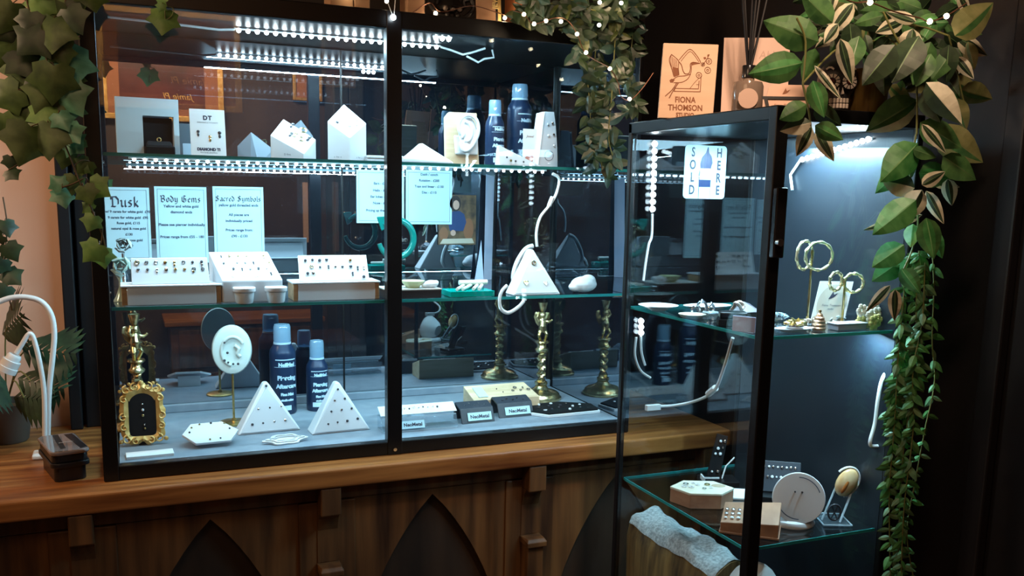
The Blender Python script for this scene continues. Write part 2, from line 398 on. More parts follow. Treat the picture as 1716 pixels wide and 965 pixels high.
    # sub-frame fillet of the arch
for cx in (-.044, .439, .923, 1.407):
    MB().box(cx-.062, cx+.062, -.026, -.001, FLZ, -.086).build('stile', PANW, ct, bevel=.003)
    c = MB().box(cx-.022, cx+.022, -.070, -.026, -.105, -.043).build('corbel', PANW, ct, bevel=.003)
    pr = []
    for i in range(9):
        a = PI*i/8; pr.append((-.052+.024*min(1, i/3)**.6, -.105-.118*i/8))
    mb = MB()
    for (ya, za), (yb, zb) in zip(pr, pr[1:]):
        mb.hull([(cx+sx*.022, y, z) for sx in (-1, 1) for y, z in ((ya, za), (-.026, za), (yb, zb), (-.026, zb))])
    mb.build('bracket_scroll', PANW, c)
    MB().hull([(cx+sx*w, y, z) for sx in (-1, 1) for w, y, z in ((.025, -.076, -.240), (.025, -.026, -.240), (.025, -.076, -.228), (.025, -.026, -.224), (.021, -.068, -.221))]).build('bracket_cap', PANW, c, bevel=.002)
    MB().box(cx-.021, cx+.021, -.066, -.026, FLZ, -.2405).build('pilaster', PANW, c, bevel=.003)
# ================================================================== main glass cabinet
W, H, D = 1.195, .95, .435
cab = thing('display_cabinet', 'wide black framed glass display cabinet standing on the wooden bar counter', 'cabinet', (0, 0, 0))
MB().box(0, W, .012, D+.02, .001, .020).build('base', BLK, cab, bevel=.002)
MB().box(.03, W-.012, .014, D-.002, .0205, .03).build('floor_panel', GREYF, cab)
MB().box(.03, W-.012, D-.016, D-.002, .0302, .050).build('rear_kerb', GREYF, cab, bevel=.002)
MB().box(0, W, -.008, D+.02, .928, H).build('top', BLK, cab, bevel=.002)
MB().box(.028, W-.01, -.010, .012, .001, .030).build('bottom_rail', BLK, cab, bevel=.0015)
MB().box(.028, W-.01, -.010, .012, .914, H-.001).build('top_rail', BLK, cab, bevel=.0015)
MB().box(0, .0285, -.012, .020, .001, H).build('post', BLK, cab, bevel=.002)
MB().box(W-.011, W, -.012, .006, .001, H).build('post', BLK, cab, bevel=.002)
MB().box(0, .016, D-.002, D+.02, .02, H-.02).build('post', BLK, cab, bevel=.002)
MB().box(W-.016, W, D-.010, D+.02, .02, H-.02).build('post', BLK, cab, bevel=.002)
MB().box(.5790, .6120, -.012, .014, .001, H-.001).build('mullion', BLK, cab, bevel=.0015)
MB().box(.003, .009, .021, D-.003, .021, .927).build('side_pane', GLS, cab)
MB().box(W-.009, W-.003, .007, D-.011, .021, .927).build('side_pane', MIR, cab)
MB().box(.017, W-.017, D, D+.006, .021, .927).build('mirror_back', MIR, cab)
MB().box(.580, .584, D-.003, D-.0005, .05, .926).build('mirror_joint', BLK, cab)
for a, b in ((.029, .5785), (.6125, W-.0115)):
    pn = MB().box(a, b, -.002, .002, .0305, .9135).build('sliding_pane', GLS, cab)
MB().tube([(.595, -.0155, .013), (.595, -.0118, .013)], .004, 12).build('lock', SILV, cab, smooth=True)
def glass_shelf(z, x0, x1, y0, y1, parent, t=.006):
    s = MB().box(x0, x1, y0, y1, z, z+t).build('glass_shelf', SHG, parent)
    MB().box(x0, x1, y0-.0012, y0-.0001, z-.0003, z+t+.0003).build('shelf_edge', EDGE, s)
    return s
glass_shelf(.6385, .030, W-.014, .024, D-.012, cab)
glass_shelf(.3388, .030, W-.014, .024, D-.012, cab)
for z in (.6385, .3388):
    for x, y in ((.0125, .05), (W-.0125, .05), (.0125, D-.05), (W-.0125, D-.05)):
        MB().tube([(x-.0035 if x < .5 else x+.0035, y, z-.004), (x+.014 if x < .5 else x-.012, y, z-.004)], .0035, 8).build('shelf_peg', SILV, cab, smooth=True)
S1, S2, FZ = .6450, .3452, .0302
# ---- LED strips
def led_strip(label, pts, n, up, loop=None, r=.0032 , dr=.0052, hang=None, tape=None):
    t = thing('led_strip', label, 'led strip', (0, 0, 0))
    pts = [Vector(p) for p in pts]; up = Vector(up)
    MB().tube([p+up*.0022 for p in pts], .0022, 6).build('tape', CABLE, t)
    seg = [(b-a).length for a, b in zip(pts, pts[1:])]; tot = sum(seg); src = None
    for i in range(n):
        s = tot*(i+.5)/n; k = 0
        while k < len(seg)-1 and s > seg[k]: s -= seg[k]; k += 1
        p = pts[k].lerp(pts[k+1], s/seg[k])
        if src is None:
            src = MB().ball((0, 0, 0), dr, (1, 1, 1), 8).build('diode', DIO, t, smooth=True); d = src
        else:
            d = src.copy(); COL.objects.link(d); d.parent = t
        d.location = p-up*.001
    for h in (hang or []):
        MB().tube(h, .0026, 7).build('lead', CABLE, t, smooth=True)
    return t
def area(name, loc, target, sx, sy, power, col, spread=180):
    l = bpy.data.lights.new(name, 'AREA'); l.shape = 'RECTANGLE'; l.size = sx; l.size_y = sy; l.energy = power; l.color = col
    l.spread = R(spread)
    o = bpy.data.objects.new(name, l); COL.objects.link(o); o.location = loc
    v = (Vector(target)-Vector(loc)).normalized()
    # x axis along strip: keep given axis
    z = -v; x = Vector((1, 0, 0)) if abs(v.x) < .9 else Vector((0, 1, 0))
    x = (x-z*x.dot(z)).normalized(); y = z.cross(x)
    o.matrix_world = Matrix(((x.x, y.x, z.x, loc[0]), (x.y, y.y, z.y, loc[1]), (x.z, y.z, z.z, loc[2]), (0, 0, 0, 1)))
    return o
COOL = (.50, .82, 1.0)
led_strip('cool white led strip under the ceiling of the wide cabinet', [(.302, .225, .922), (.775, .225, .922)], 24, (0, 0, 1),
          hang=[[(.303, .225, .922), (.27, .22, .918), (.20, .215, .920), (.05, .215, .924)],
                [(.776, .225, .922), (.80, .225, .917), (.83, .22, .908), (.85, .21, .913), (.88, .2, .924)],
                [(.84, .22, .905), (.87, .22, .893), (.885, .22, .902), (.91, .22, .907), (.905, .22, .925)]])
s1y = .029
led_strip('cool white led strip under the upper glass shelf of the wide cabinet', [(.075, s1y, .6335), (.45, s1y, .6340), (.97, s1y, .6335)], 46, (0, 0, 1), dr=.0036)
led_strip('short row of cool led tape near the top right of the wide cabinet ceiling', [(.715, .10, .922), (.760, .10, .922)], 3, (0, 0, 1), dr=.006)
ld = thing('power_lead', 'white led power lead running down behind the white triangle display', 'cable', (0, 0, 0))
def path(lst, y=None, z=None, x=None): return [at(a, b, y=y, z=z, x=x) for a, b in lst]
def smooth_path(p, k=5):
    p = [Vector(q) for q in p]; out = []
    for i in range(len(p)-1):
        a, b, c, d = p[max(i-1, 0)], p[i], p[i+1], p[min(i+2, len(p)-1)]
        for j in range(k):
            t = j/k; out.append(.5*((2*b)+(c-a)*t+(2*a-5*b+4*c-d)*t*t+(3*b-a-3*c+d)*t**3))
    return out+[p[-1]]
MB().tube(smooth_path(path([(926, 291), (937, 300), (932, 325), (920, 345), (905, 365), (899, 390), (900, 413)], y=.06)), .0036, 8).build('cord', CABLE, ld, smooth=True)
MB().tube(path([(920, 345), (926, 330)], y=.0602), .0055, 8).build('joiner', CABLE, ld, smooth=True)
lb = thing('power_lead', 'white cable loop lying behind the white triangle display and dipping below the shelf edge', 'cable', (0, 0, 0))
MB().tube(smooth_path(path([(893, 412), (880, 418), (866, 440), (860, 465), (866, 478)], y=.16)), .006, 8).build('coil', CABLE, lb, smooth=True)
MB().tube(smooth_path(path([(850, 478), (841, 488), (837, 503), (840, 518), (852, 524), (868, 515), (878, 504)], y=.0165)), .0042, 8).build('loop', CABLE, lb, smooth=True)
area('strip light top', (.53, .225, .914), (.53, .20, 0), .50, .010, 6.5, COOL)
area('strip light front rail', (.63, .0165, .9125), (.63, .12, .64), .68, .006, 4.5, COOL)
area('strip light low shelf', (.6, .026, .331), (.6, .16, 0), 1.0, .006, 2.6, COOL)
area('strip light shelf', (.52, s1y-.001, .627), (.52, .16, 0), .90, .006, 6.2, COOL)
# ================================================================== shared builders
STUD = {}
def stud_mesh(kind):
    if kind in STUD: return STUD[kind]
    mb = MB()
    if kind == 'ball': mb.ball((0, 0, 0), 1, n=8)
    elif kind == 'disc': mb.lathe([(1, -.3), (1, .3), (.6, .6)], 10, UPR)
    elif kind == 'drop': mb.ball((0, 0, 0), .8, (1, .5, 1), 8).ball((0, 0, -1.6), .6, (1, .5, 1.6), 8)
    elif kind == 'bar': mb.box(-.4, .4, -.4, .4, -1.6, 1.0)
    elif kind == 'heart': mb.ball((-.5, 0, .2), .7, (1, .5, 1), 8).ball((.5, 0, .2), .7, (1, .5, 1), 8).hull([(-1.1, -.3, .0), (1.1, -.3, .0), (0, -.3, -1.3), (-1.1, .3, 0), (1.1, .3, 0), (0, .3, -1.3)])
    elif kind == 'ring': mb.tube([(math.cos(a)*1.1, 0, math.sin(a)*1.1) for a in [2*PI*i/12 for i in range(12)]], .35, 6, closed=True)
    o = mb.build('stud', DGEM, smooth=True); me = o.data; bpy.data.objects.remove(o); STUD[kind] = me; return me
GEMS = [DGEM, DGEM, BRASS, SILV, GOLD]
SMAT = {}
def studs(T, pts, r, label, group, mats=None, kinds=('ball',), n=None):
    """loose jewellery pinned on a display; T is the frame of the display's face (x right, z up the face, -y out)"""
    for i, (x, z) in enumerate(pts):
        k = random.choice(kinds); m = random.choice(mats or GEMS)
        key = (k, m.name)
        if key not in SMAT:
            me = stud_mesh(k).copy(); me.materials.clear(); me.materials.append(m); SMAT[key] = me
        o = bpy.data.objects.new('stud_earring', SMAT[key]); COL.objects.link(o)
        rr = r*random.uniform(.8, 1.2)
        o.matrix_world = T @ Matrix.Translation((x, -rr*.45, z)) @ Matrix.Diagonal((rr, rr*.8, rr, 1))
        tag(o, label, 'earring', group)
def grid(xs, zs): return [(x, z) for z in zs for x in xs]
def ear_mesh(mb, h, M=Matrix()):
    """an ear in relief, x right, z up, facing -y, centred, height h"""
    k = h
    def P(x, z, y=0): return M @ Vector((x*k, y*k, z*k))
    hel = [(-.16, -.02, -.10), (-.22, .12, -.13), (-.20, .30, -.15), (-.06, .44, -.16), (.12, .44, -.16), (.25, .32, -.15), (.29, .12, -.14), (.25, -.08, -.13), (.15, -.26, -.12), (.03, -.40, -.11), (-.09, -.42, -.10), (-.15, -.32, -.10), (-.16, -.2, -.10)]
    mb.tube([P(x, z, y) for x, z, y in smooth_path(hel, 4)], .052*k, 8)
    ant = [(-.06, .30, -.10), (.06, .25, -.12), (.12, .10, -.13), (.10, -.06, -.13), (.02, -.18, -.12), (-.08, -.17, -.11)]
    mb.tube([P(x, z, y) for x, z, y in smooth_path(ant, 4)], .045*k, 8)
    mb.tube([P(x, z, y) for x, z, y in smooth_path([(-.16, .06, -.10), (-.10, -.02, -.14), (-.14, -.12, -.12)], 4)], .045*k, 8)
    mb.ball(P(-.03, -.33, -.08), .11*k, (1, .6, 1.1), 10)
    mb.ball(P(.03, .05, -.03), .30*k, (.85, .25, 1.35), 14)
    return mb
def can(name, label, loc, r, hb, hc, words, rz):
    t = thing(name, label, 'spray can', loc, rz, 'navy spray cans in the cabinets')
    MB().lathe([(r*.93, 0), (r, .004), (r, hb-.022), (r*.95, hb-.012), (r*.72, hb-.001), (r*.70, hb+.003)], 28).build('body', CAN, t, smooth=True)
    MB().lathe([(r*.66, hb+.0032), (r*.66, hb+.008)], 24).build('collar', CANW, t, smooth=True)
    MB().lathe([(r*.64, hb+.0085), (r*.66, hb+.013), (r*.64, hb+hc-.006), (r*.58, hb+hc)], 24).build('cap', CAPB, t, smooth=True)
    mb = MB()
    for s, size, z in words:
        me = text_me(s, size, off=.0008)
        for v in me.vertices:
            a = v.co.x/r; v.co = Vector((r*1.012*math.sin(a), -r*1.012*math.cos(a), z+v.co.y))
        mb.mesh(me, Matrix()); bpy.data.meshes.remove(me)
    for z0, z1, a0, a1 in ((hb*.80, hb*.815, -.9, .8), (hb*.70, hb*.705, -1, 1), (.012, .024, -.8, .3)):
        k = 10; rr = r*1.01
        pts = [(rr*math.sin(a0+(a1-a0)*i/k), -rr*math.cos(a0+(a1-a0)*i/k)) for i in range(k+1)]
        for p, q in zip(pts, pts[1:]): mb.face([(p[0], p[1], z0), (q[0], q[1], z0), (q[0], q[1], z1), (p[0], p[1], z1)])
    mb.build('printed_label', CANW, t); return t
CANTXT = lambda h, s: [('NeilMed', .0115*s, h*.72), ('Piercing', .0145*s, h*.52), ('Aftercare', .0135*s, h*.40), ('Fine Mist', .0085*s, h*.29), ('sterile saline', .006*s, h*.21)]
def pyramid(name, label, loc, rz, w, h, pts, glabel, t=.05, lean=.035, rs=.0028, kinds=('disc', 'ball'), mats=None):
    o = thing(name, label, 'display block', loc, rz)
    MB().hull([(-w/2, 0, 0), (w/2, 0, 0), (-.005, lean, h), (.005, lean, h), (-w/2, t, 0), (w/2, t, 0), (-.005, lean+.02, h), (.005, lean+.02, h)]).build('block', [WHT], o, bevel=.003)
    ang = math.atan2(lean, h)
    face = MB().hull([(-w/2+.006, -.0012, .005), (w/2-.006, -.0012, .005), (0, lean-.0012-.004, h-.010), (-w/2+.006, .0005, .005), (w/2-.006, .0005, .005), (0, lean-.003, h-.010)]).build('front_face', LAV, o)
    studs(Matrix.Translation(loc) @ Matrix.Rotation(rz, 4, 'Z') @ Matrix.Rotation(-ang, 4, 'X') @ Matrix.Translation((0, -.0015, 0)), pts, rs, glabel, glabel, kinds=kinds, mats=mats or [DGEM, DGEM, DGEM, SILV])
    return o
def candlestick(label, loc, rz):
    t = thing('candlestick', label, 'candlestick', loc, rz, 'brass cherub candlesticks in the wide cabinet')
    MB().lathe([(.056, 0), (.057, .006), (.052, .010), (.051, .015), (.043, .021), (.028, .025), (.019, .030), (.015, .036), (.018, .041), (.017, .047)], 32).build('base', BRASS, t, smooth=True)
    mb = MB(); n = 10; k = 34
    v = []; 
    for i in range(k+1):
        z = .047+.080*i/k
        for j in range(n):
            a = 2*PI*j/n; r = .0105+.0028*math.cos(2*(a-i*.34)); v.append((r*math.cos(a), r*math.sin(a), z))
    mb._add(v, [(i*n+j, i*n+(j+1) % n, (i+1)*n+(j+1) % n, (i+1)*n+j) for i in range(k) for j in range(n)]); mb.build('twisted_column', BRASS, t, smooth=True)
    MB().lathe([(.012, .127), (.017, .131), (.019, .136), (.013, .142), (.012, .150), (.020, .156), (.019, .160)], 24).build('collar', BRASS, t, smooth=True)
    mb = MB()
    mb.tube([(-.004, 0, .158), (-.010, -.010, .176), (-.004, .0, .192)], [.004, .005, .0075], 8)
    mb.tube([(.008, .004, .160), (.012, -.006, .178), (.004, .0, .192)], [.004, .005, .0075], 8)
    mb.tube([(0, 0, .186), (0, -.002, .200), (0, 0, .214), (0, 0, .222)], [.010, .0115, .010, .005], 10)
    mb.tube([(.008, 0, .214), (.018, -.006, .212), (.026, -.010, .219)], [.005, .004, .003], 8)
    mb.tube([(-.008, 0, .214), (-.016, -.004, .224), (-.010, -.002, .240)], [.005, .004, .003], 8)
    mb.ball((0, -.001, .230), .0095, n=12)
    mb.build('cherub', BRASS, t, remesh=.0012)
    for s in (-1, 1):
        MB().hull([(s*.003, .008, .205), (s*.020, .016, .236), (s*.023, .016, .222), (s*.018, .015, .206), (s*.008, .013, .238), (s*.010, .012, .196)]).build('wing', BRASS, t, bevel=.002)
    MB().lathe([(.005, .239), (.009, .246), (.012, .258), (.0135, .264), (.010, .262)], 18).build('candle_cup', BRASS, t, smooth=True)
    return t
def sheet_lines(mb, lines, M):
    for s, size, x, z in lines: write(mb, s, size, M @ TR(x, 0, z) @ UPR, off=.00028)
def notice(label, x0, x1, z0, z1, y, head, hs, lines, hz, mb_align=.5):
    w, h = x1-x0, z1-z0
    t = thing('price_card', label, 'notice', ((x0+x1)/2, y, z0))
    MB().box(-w/2, w/2, -.0005, .0005, 0, h).build('sheet', PAPER, t)
    mb = MB(); b = .006
    for q in ((-w/2+b, w/2-b, b, b+.0008), (-w/2+b, w/2-b, h-b-.0008, h-b), (-w/2+b, -w/2+b+.0008, b, h-b), (w/2-b-.0008, w/2-b, b, h-b)):
        mb.face([(q[0], -.0008, q[2]), (q[1], -.0008, q[2]), (q[1], -.0008, q[3]), (q[0], -.0008, q[3])])
    mb.build('printed_border', INKS, t)
    if head:
        mb = MB(); gothic(mb, head, hs, TR(0, -.0009, hz) @ UPR); mb.build('heading', INK, t)
    mb = MB(); sheet_lines(mb, lines, TR(0, -.0009, 0)); mb.build('small_print', INKS, t)
    return t
# ================================================================== top shelf of the wide cabinet
def span(a, b, py, y):
    p, q = at(a, py, y=y), at(b, py, y=y); return p.x, q.x, (p.z+q.z)/2
SZ = lambda px, y: px/ppm((.4, y, S1))
# white board with a black ring box in its opening
x0, x1, _ = span(196, 301, 250, .24); w = x1-x0; top = at(250, 165, y=.24).z
bd = thing('display_board', 'pale blue white board with a square opening holding a black ring box', 'display board', ((x0+x1)/2, .24, S1), R(3)); h = top-S1
bx0 = -w/2+(240-196)/105*w; bx1 = -w/2+(292-196)/105*w; bz = h*.70
pts = [(-w/2, 0), (bx0, 0), (bx0, bz), (bx1, bz), (bx1, 0), (w/2, 0), (w/2, h), (-w/2, h)]
MB().prism([(-w/2, 0), (bx0, 0), (bx0, h), (-w/2, h)], -.010, .010).prism([(bx1, 0), (w/2, 0), (w/2, h), (bx1, h)], -.010, .010).prism([(bx0, bz), (bx1, bz), (bx1, h), (bx0, h)], -.010, .010).build('board', pm('pale blue board', (.50, .62, .68), .5), bd)
rb = thing('ring_box', 'open black ring box with a gold ring standing in the pale board opening', 'ring box', ((x0+x1)/2+(bx0+bx1)/2, .235, S1), R(3)); bw = (bx1-bx0)*.96
MB().box(-bw/2, bw/2, -.03, .02, 0, .022).build('base', CARP, rb, bevel=.003)
MB().box(-bw/2, bw/2, .014, .024, .0222, bz*.97).build('lid', CARP, rb, bevel=.002)
MB().hull([(-bw*.45, -.024, .0225), (bw*.45, -.024, .0225), (-bw*.45, .010, .0225), (bw*.45, .010, .0225), (-bw*.40, -.004, .034), (bw*.40, -.004, .034)]).build('cushion', CARP, rb, bevel=.003)
MB().tube([(.004*math.cos(a), -.007, .036+.004*math.sin(a)) for a in [2*PI*i/14 for i in range(14)]], .0012, 6, closed=True).build('ring', GOLD, rb, smooth=True)
# DT card
x0, x1, _ = span(320, 379, 250, .17); w = x1-x0; h = at(345, 182, y=.17).z-S1
dt = thing('jewellery_card', 'white card lettered DT with three small earrings', 'card', ((x0+x1)/2, .165, S1), R(2))
LN = Matrix.Rotation(R(-8), 4, 'X')
MB().box(-w/2, w/2, -.001, .001, 0, h, LN).build('card', WHT2, dt)
mb = MB(); write(mb, 'DT', .0125, LN @ TR(0, -.0013, h*.78) @ UPR, off=.0006, space=1.15); write(mb, 'DIAMOND & TITANIUM', .0040, LN @ TR(0, -.0013, h*.71) @ UPR)
mb.build('lettering', INK, dt)
mb = MB(); write(mb, 'DIAMOND TI', .0080, LN @ TR(0, -.0013, h*.14) @ UPR, off=.0006); write(mb, 'fine body jewellery', .0045, LN @ TR(0, -.0013, h*.085) @ UPR); mb.build('printed_name', INK, dt)
MB().hull([(-.02, .003, 0), (.02, .003, 0), (-.02, .035, 0), (.02, .035, 0), (-.02, .010, .05), (.02, .010, .05)]).build('easel', WHT, dt)
studs(Matrix.Translation(dt.location) @ Matrix.Rotation(R(2), 4, 'Z') @ LN, [(-.020, h*.53), (.024, h*.52), (.004, h*.43)], .0042, 'small drop earring pinned on the white card lettered DT', 'earrings on the DT card', kinds=('drop',))
# faceted white towers
def tower(label, cxp, pxw, top_l, top_m, low, y, rz, depth, gem, name='display_tower'):
    """upright block with a kite shaped slanted top"""
    P = at(cxp, 268, y=y); s = 1/ppm(P); w = pxw*s
    o = thing(name, label, 'display block', (P.x, y, S1), rz)
    zl, zm, zf = [at(cxp, q, y=y).z-S1 for q in (top_l, top_m, low)]
    a = w/2
    pts = [(-a, 0, 0), (a, 0, 0), (0, -depth*.45, 0), (0, depth*.5, 0), (-a, 0, zl), (a, 0, zl), (0, -depth*.45, zf), (0, depth*.5, zm)]
    MB().hull(pts).build('block', [WHT], o, bevel=.0015)
    c = Vector((0, .0, zl)); n = (Vector((a, 0, zl))-Vector((0, -depth*.45, zf))).cross(Vector((-a, 0, zl))-Vector((0, -depth*.45, zf))).normalized()
    if n.z < 0: n = -n
    up = (Vector((0, depth*.5, zm))-Vector((0, -depth*.45, zf))).normalized(); xx = up.cross(-n)*-1
    T = Matrix(((1, -n.x, up.x, c.x), (0, -n.y, up.y, c.y), (0, -n.z, up.z, c.z), (0, 0, 0, 1)))
    mb = MB(); fs = .93
    V = [Vector(p) for p in ((-a, 0, zl), (0, -depth*.45, zf), (a, 0, zl), (0, depth*.5, zm))]
    studs(Matrix.Translation(o.location) @ Matrix.Rotation(rz, 4, 'Z') @ T, [(random.uniform(-.3, .3)*w, random.uniform(-.16, .16)*w) for _ in range(7)], .0032, gem, gem, kinds=('disc', 'ring', 'ball'), mats=[SILV, SILV, DGEM, BRASS])
    mb = MB()
    Q = TR(-w*.25, -depth*.23-.0022, zf*.16)
    nx = math.atan2(depth*.45, a)
    for sx in (-1, 1):
        Mx = TR(sx*a*.55, -depth*.45*.45-.0016, .007) @ Matrix.Rotation(sx*nx*.96, 4, 'Z') @ UPR
        write(mb, 'o  fine  o', .005, Mx)
    mb.build('printed_mark', INKS, o)
    return o
tower('white kite topped tower with small studs, tallest on the upper shelf', 582, 65, 205, 172, 232, .13, R(-3), .075, 'small stud pinned on the slanted top of the tallest white tower')
# slanted block left of it
P = at(493, 268, y=.13); s = 1/ppm(P)
o = thing('display_block', 'white block with a slanted rectangular top of hooped earrings, left of the tallest tower', 'display block', (P.x, .13, S1), 0)
zc = lambda q: at(493, q, y=.13).z-S1
pts = [(-.050, 0, 0), (.048, .0, 0), (.015, -.030, 0), (0, .05, 0), (-.05, 0, zc(228)), (.048, .0, zc(232)), (.016, -.030, zc(258)), (-.016, .034, zc(198)), (.0, .05, 0), (-.02, .04, 0)]
MB().hull(pts).build('block', WHT, o, bevel=.0015)
a_, b_, c_ = Vector((-.05, 0, zc(228))), Vector((.016, -.030, zc(258))), Vector((-.016, .034, zc(198)))
nn = (b_-a_).cross(c_-a_).normalized(); nn = nn if nn.z > 0 else -nn
uu = (c_-a_).normalized(); xx_ = uu.cross(nn); ctr = (b_+c_)/2+Vector((.01, 0, .004))
T = Matrix(((xx_.x, -nn.x, uu.x, ctr.x), (xx_.y, -nn.y, uu.y, ctr.y), (xx_.z, -nn.z, uu.z, ctr.z), (0, 0, 0, 1)))
studs(Matrix.Translation(o.location) @ T, [(-.022, .018), (-.012, -.008), (.004, .016), (.012, -.010), (.024, .006), (-.004, .0)], .0052, 'hooped earring on the slanted block left of the tallest tower', 'earrings on the slanted white block', kinds=('ring', 'drop'), mats=[SILV, DGEM, BRASS])
mb = MB(); write(mb, 'D fine', .006, TR(-.018, -.0225, .008, rz=R(-25)) @ UPR); mb.build('printed_mark', INKS, o)
# low white box running behind the mullion
x0, x1, _ = span(615, 690, 266, .10)
o = thing('jewellery_box', 'low flat white box behind the black mullion on the upper shelf', 'box', ((x0+x1)/2, .14, S1))
MB().box((x0-x1)/2, (x1-x0)/2, -.04, .04, 0, .008).build('base', WHT, o, bevel=.001); MB().box((x0-x1)/2, (x1-x0)/2, -.041, .041, .0082, .014).build('lid', WHT2, o, bevel=.001)
# low peaked wedge
x0, x1, _ = span(676, 760, 273, .09); P0 = at(705, 240, y=.13)
o = thing('display_wedge', 'low white wedge with sloping peak just right of the mullion', 'display block', (x0, .09, S1))
MB().hull([(0, 0, 0), (x1-x0, 0, 0), (P0.x-x0, .03, P0.z-S1), (0, .06, 0), (x1-x0, .06, 0), (P0.x-x0, .05, P0.z-S1), (.0, 0, .01), (x1-x0, .0, .004)]).build('block', WHT, o, bevel=.002)
MB().box(.004, x1-x0-.004, -.0016, -.0004, .0015, .0042).build('front_strip', LAV, o)
studs(Matrix.Translation(o.location) @ Matrix.Rotation(R(-38), 4, 'X'), [(.03, .022), (.055, .018), (.075, .012), (.045, .035)], .0026, 'tiny stud pinned on the low sloping wedge right of the mullion', 'studs on the low sloping wedge', mats=[SILV, BRASS])
# pine board with white ear
P = at(774, 275, y=.18); s = 1/ppm(P)
o = thing('ear_display', 'white ear model mounted on a pine board with cut corner', 'ear display', (P.x, .18, S1+.0016), R(-6), rx=R(-6))
w = 58*s; h = at(774, 189, y=.18).z-S1
MB().prism([(-w/2, 0), (w/2, 0), (w/2-.004, h), (-w/2+.010, h), (-w/2, h-.012)], -.006, .008).build('board', PINE, o, bevel=.002)
eh = h*.76
MB().prism([(-w*.22, h*.19), (w*.44, h*.19), (w*.46, h*.55), (-w*.26, h*.55)], -.014, -.0062).build('ear_mount', WHT, o, bevel=.003)
mb = MB(); ear_mesh(mb, eh, TR(w*.09, -.016, h*.57)); mb.build('ear', WHT, o, remesh=.0018)
# spray cans
P = at(828, 278, y=.25); can('spray_can', 'slimmer navy spray can on the upper shelf beside the white ear', (P.x, .25, S1), 16/ppm(P), at(828, 197, y=.25).z-S1, 28/ppm(P), CANTXT(.125, .8), R(18))
P = at(874, 278, y=.25); can('spray_can', 'taller navy spray can on the upper shelf behind the curved block', (P.x, .27, S1), 20.5/ppm(P), at(874, 170, y=.26).z-S1, 28/ppm(P), CANTXT(.16, 1), R(22))
# small card, curved tower, wedge
x0, x1, _ = span(876, 898, 260, .15)
o = thing('jewellery_card', 'small white leaflet with red print between tall can and curved tower', 'card', ((x0+x1)/2, .15, S1)); h = at(886, 216, y=.15).z-S1; w = x1-x0
MB().box(-w/2, w/2, -.001, .001, 0, h).build('card', WHT2, o)
mb = MB(); write(mb, 'Jewel', .009, TR(0, -.0013, h*.78) @ UPR, shear=.3); mb.build('lettering', BROWN, o)
MB().prism([(-w*.4, h*.08), (w*.2, h*.08), (w*.3, h*.3), (-w*.3, h*.34)], -.0016, -.0011).build('red_picture', pm('pale red print', (.55, .22, .18), .6), o)
P = at(913, 278, y=.14); s = 1/ppm(P)
o = thing('display_tower', 'tall curved grey white tower at the right end of the upper shelf', 'display block', (P.x, .14, S1), R(-4)); h = at(905, 187, y=.14).z-S1
n = 8; left = [(-.024+.012*(i/n), h*i/n) for i in range(n+1)]; mb = MB()
prof = [(-.022, 0), (.030, 0)]+[(.030-.013*(i/n)**1.8, h*i/n) for i in range(1, n+1)]+[(-.010, h)]
mb.prism(prof, -.010, .022); mb.build('block', LAV, o, bevel=.001)
MB().hull([(-.024, -.010, 0), (-.0225, -.012, 0), (-.008, -.012, h*.995), (-.011, -.010, h*.995), (-.034, .02, 0), (-.018, .02, h*.98)]).build('side_face', WHT, o)
MB().ring([(.006+.012*math.cos(2*PI*i/24), h*.22+.012*math.sin(2*PI*i/24)) for i in range(24)], [(.006+.0112*math.cos(2*PI*i/24), h*.22+.0112*math.sin(2*PI*i/24)) for i in range(24)], -.0108, -.0101).build('printed_ring', INKS, o)
mb = MB(); write(mb, 'fine', .006, TR(.006, -.0108, h*.205) @ UPR); mb.build('printed_mark', INKS, o)
studs(Matrix.Translation(o.location) @ Matrix.Translation((0, -.0108, 0)), [(.0, h*.78), (.012, h*.80), (.002, h*.58), (.016, h*.60), (.018, h*.40)], .003, 'clear stud pinned on the tall curved tower', 'studs on the curved tower', mats=[SILV, WHT])
x0, x1, _ = span(837, 909, 278, .06)
o = thing('display_wedge', 'low white triangular wedge in front of the spray cans', 'display block', (x0, .06, S1)); h = at(840, 244, y=.06).z-S1
MB().hull([(0, 0, 0), (x1-x0, 0, 0), (0, .006, h), (.004, .006, h), (0, .03, 0), (x1-x0, .02, 0), (0, .02, h)]).build('block', WHT, o, bevel=.001)
MB().box(.006, x1-x0-.014, -.0014, -.0004, .0015, .0032).build('front_strip', LAV, o)
studs(Matrix.Translation(o.location) @ Matrix.Translation((0, .0, 0)), [(.018, h*.42), (.04, h*.24), (.06, h*.22), (.028, h*.26)], .003, 'stud pinned on the low triangular wedge before the cans', 'studs on the low triangular wedge', mats=[BRASS, DGEM])
# ================================================================== notices on the mirror back
YB = D-.004
def nx_(a, b, c, d):
    p, q = at(a, c, y=YB), at(b, d, y=YB); return p.x, q.x, q.z, p.z
x0, x1, z0, z1 = nx_(168, 255, 313, 436); w = x1-x0
notice('white notice headed Dusk, nearest the left post', x0, x1, z0, z1, YB, 'Dusk', .030, [(s, .0078, .004, (z1-z0)*q) for s, q in (('w/ 9 carats for white gold  £70', .655), ('9 carats for white gold  £95', .575), ('Rose gold, £115', .50), ('natural opal & rose gold', .425), ('£130', .345), ('diamond rose gold', .265), ('£180', .19))], (z1-z0)*.735)
x0, x1, z0, z1 = nx_(258, 350, 312, 440)
notice('white notice headed Body Gems, middle of the three at left', x0, x1, z0, z1, YB, 'Body Gems', .0195, [(s, .0088, 0, (z1-z0)*q) for s, q in (('Yellow and white gold', .73), ('diamond ends', .655), ('Please see piercer individually', .49), ('Prices range from £55 - 180', .33))], (z1-z0)*.80)
x0, x1, z0, z1 = nx_(356, 444, 312, 440)
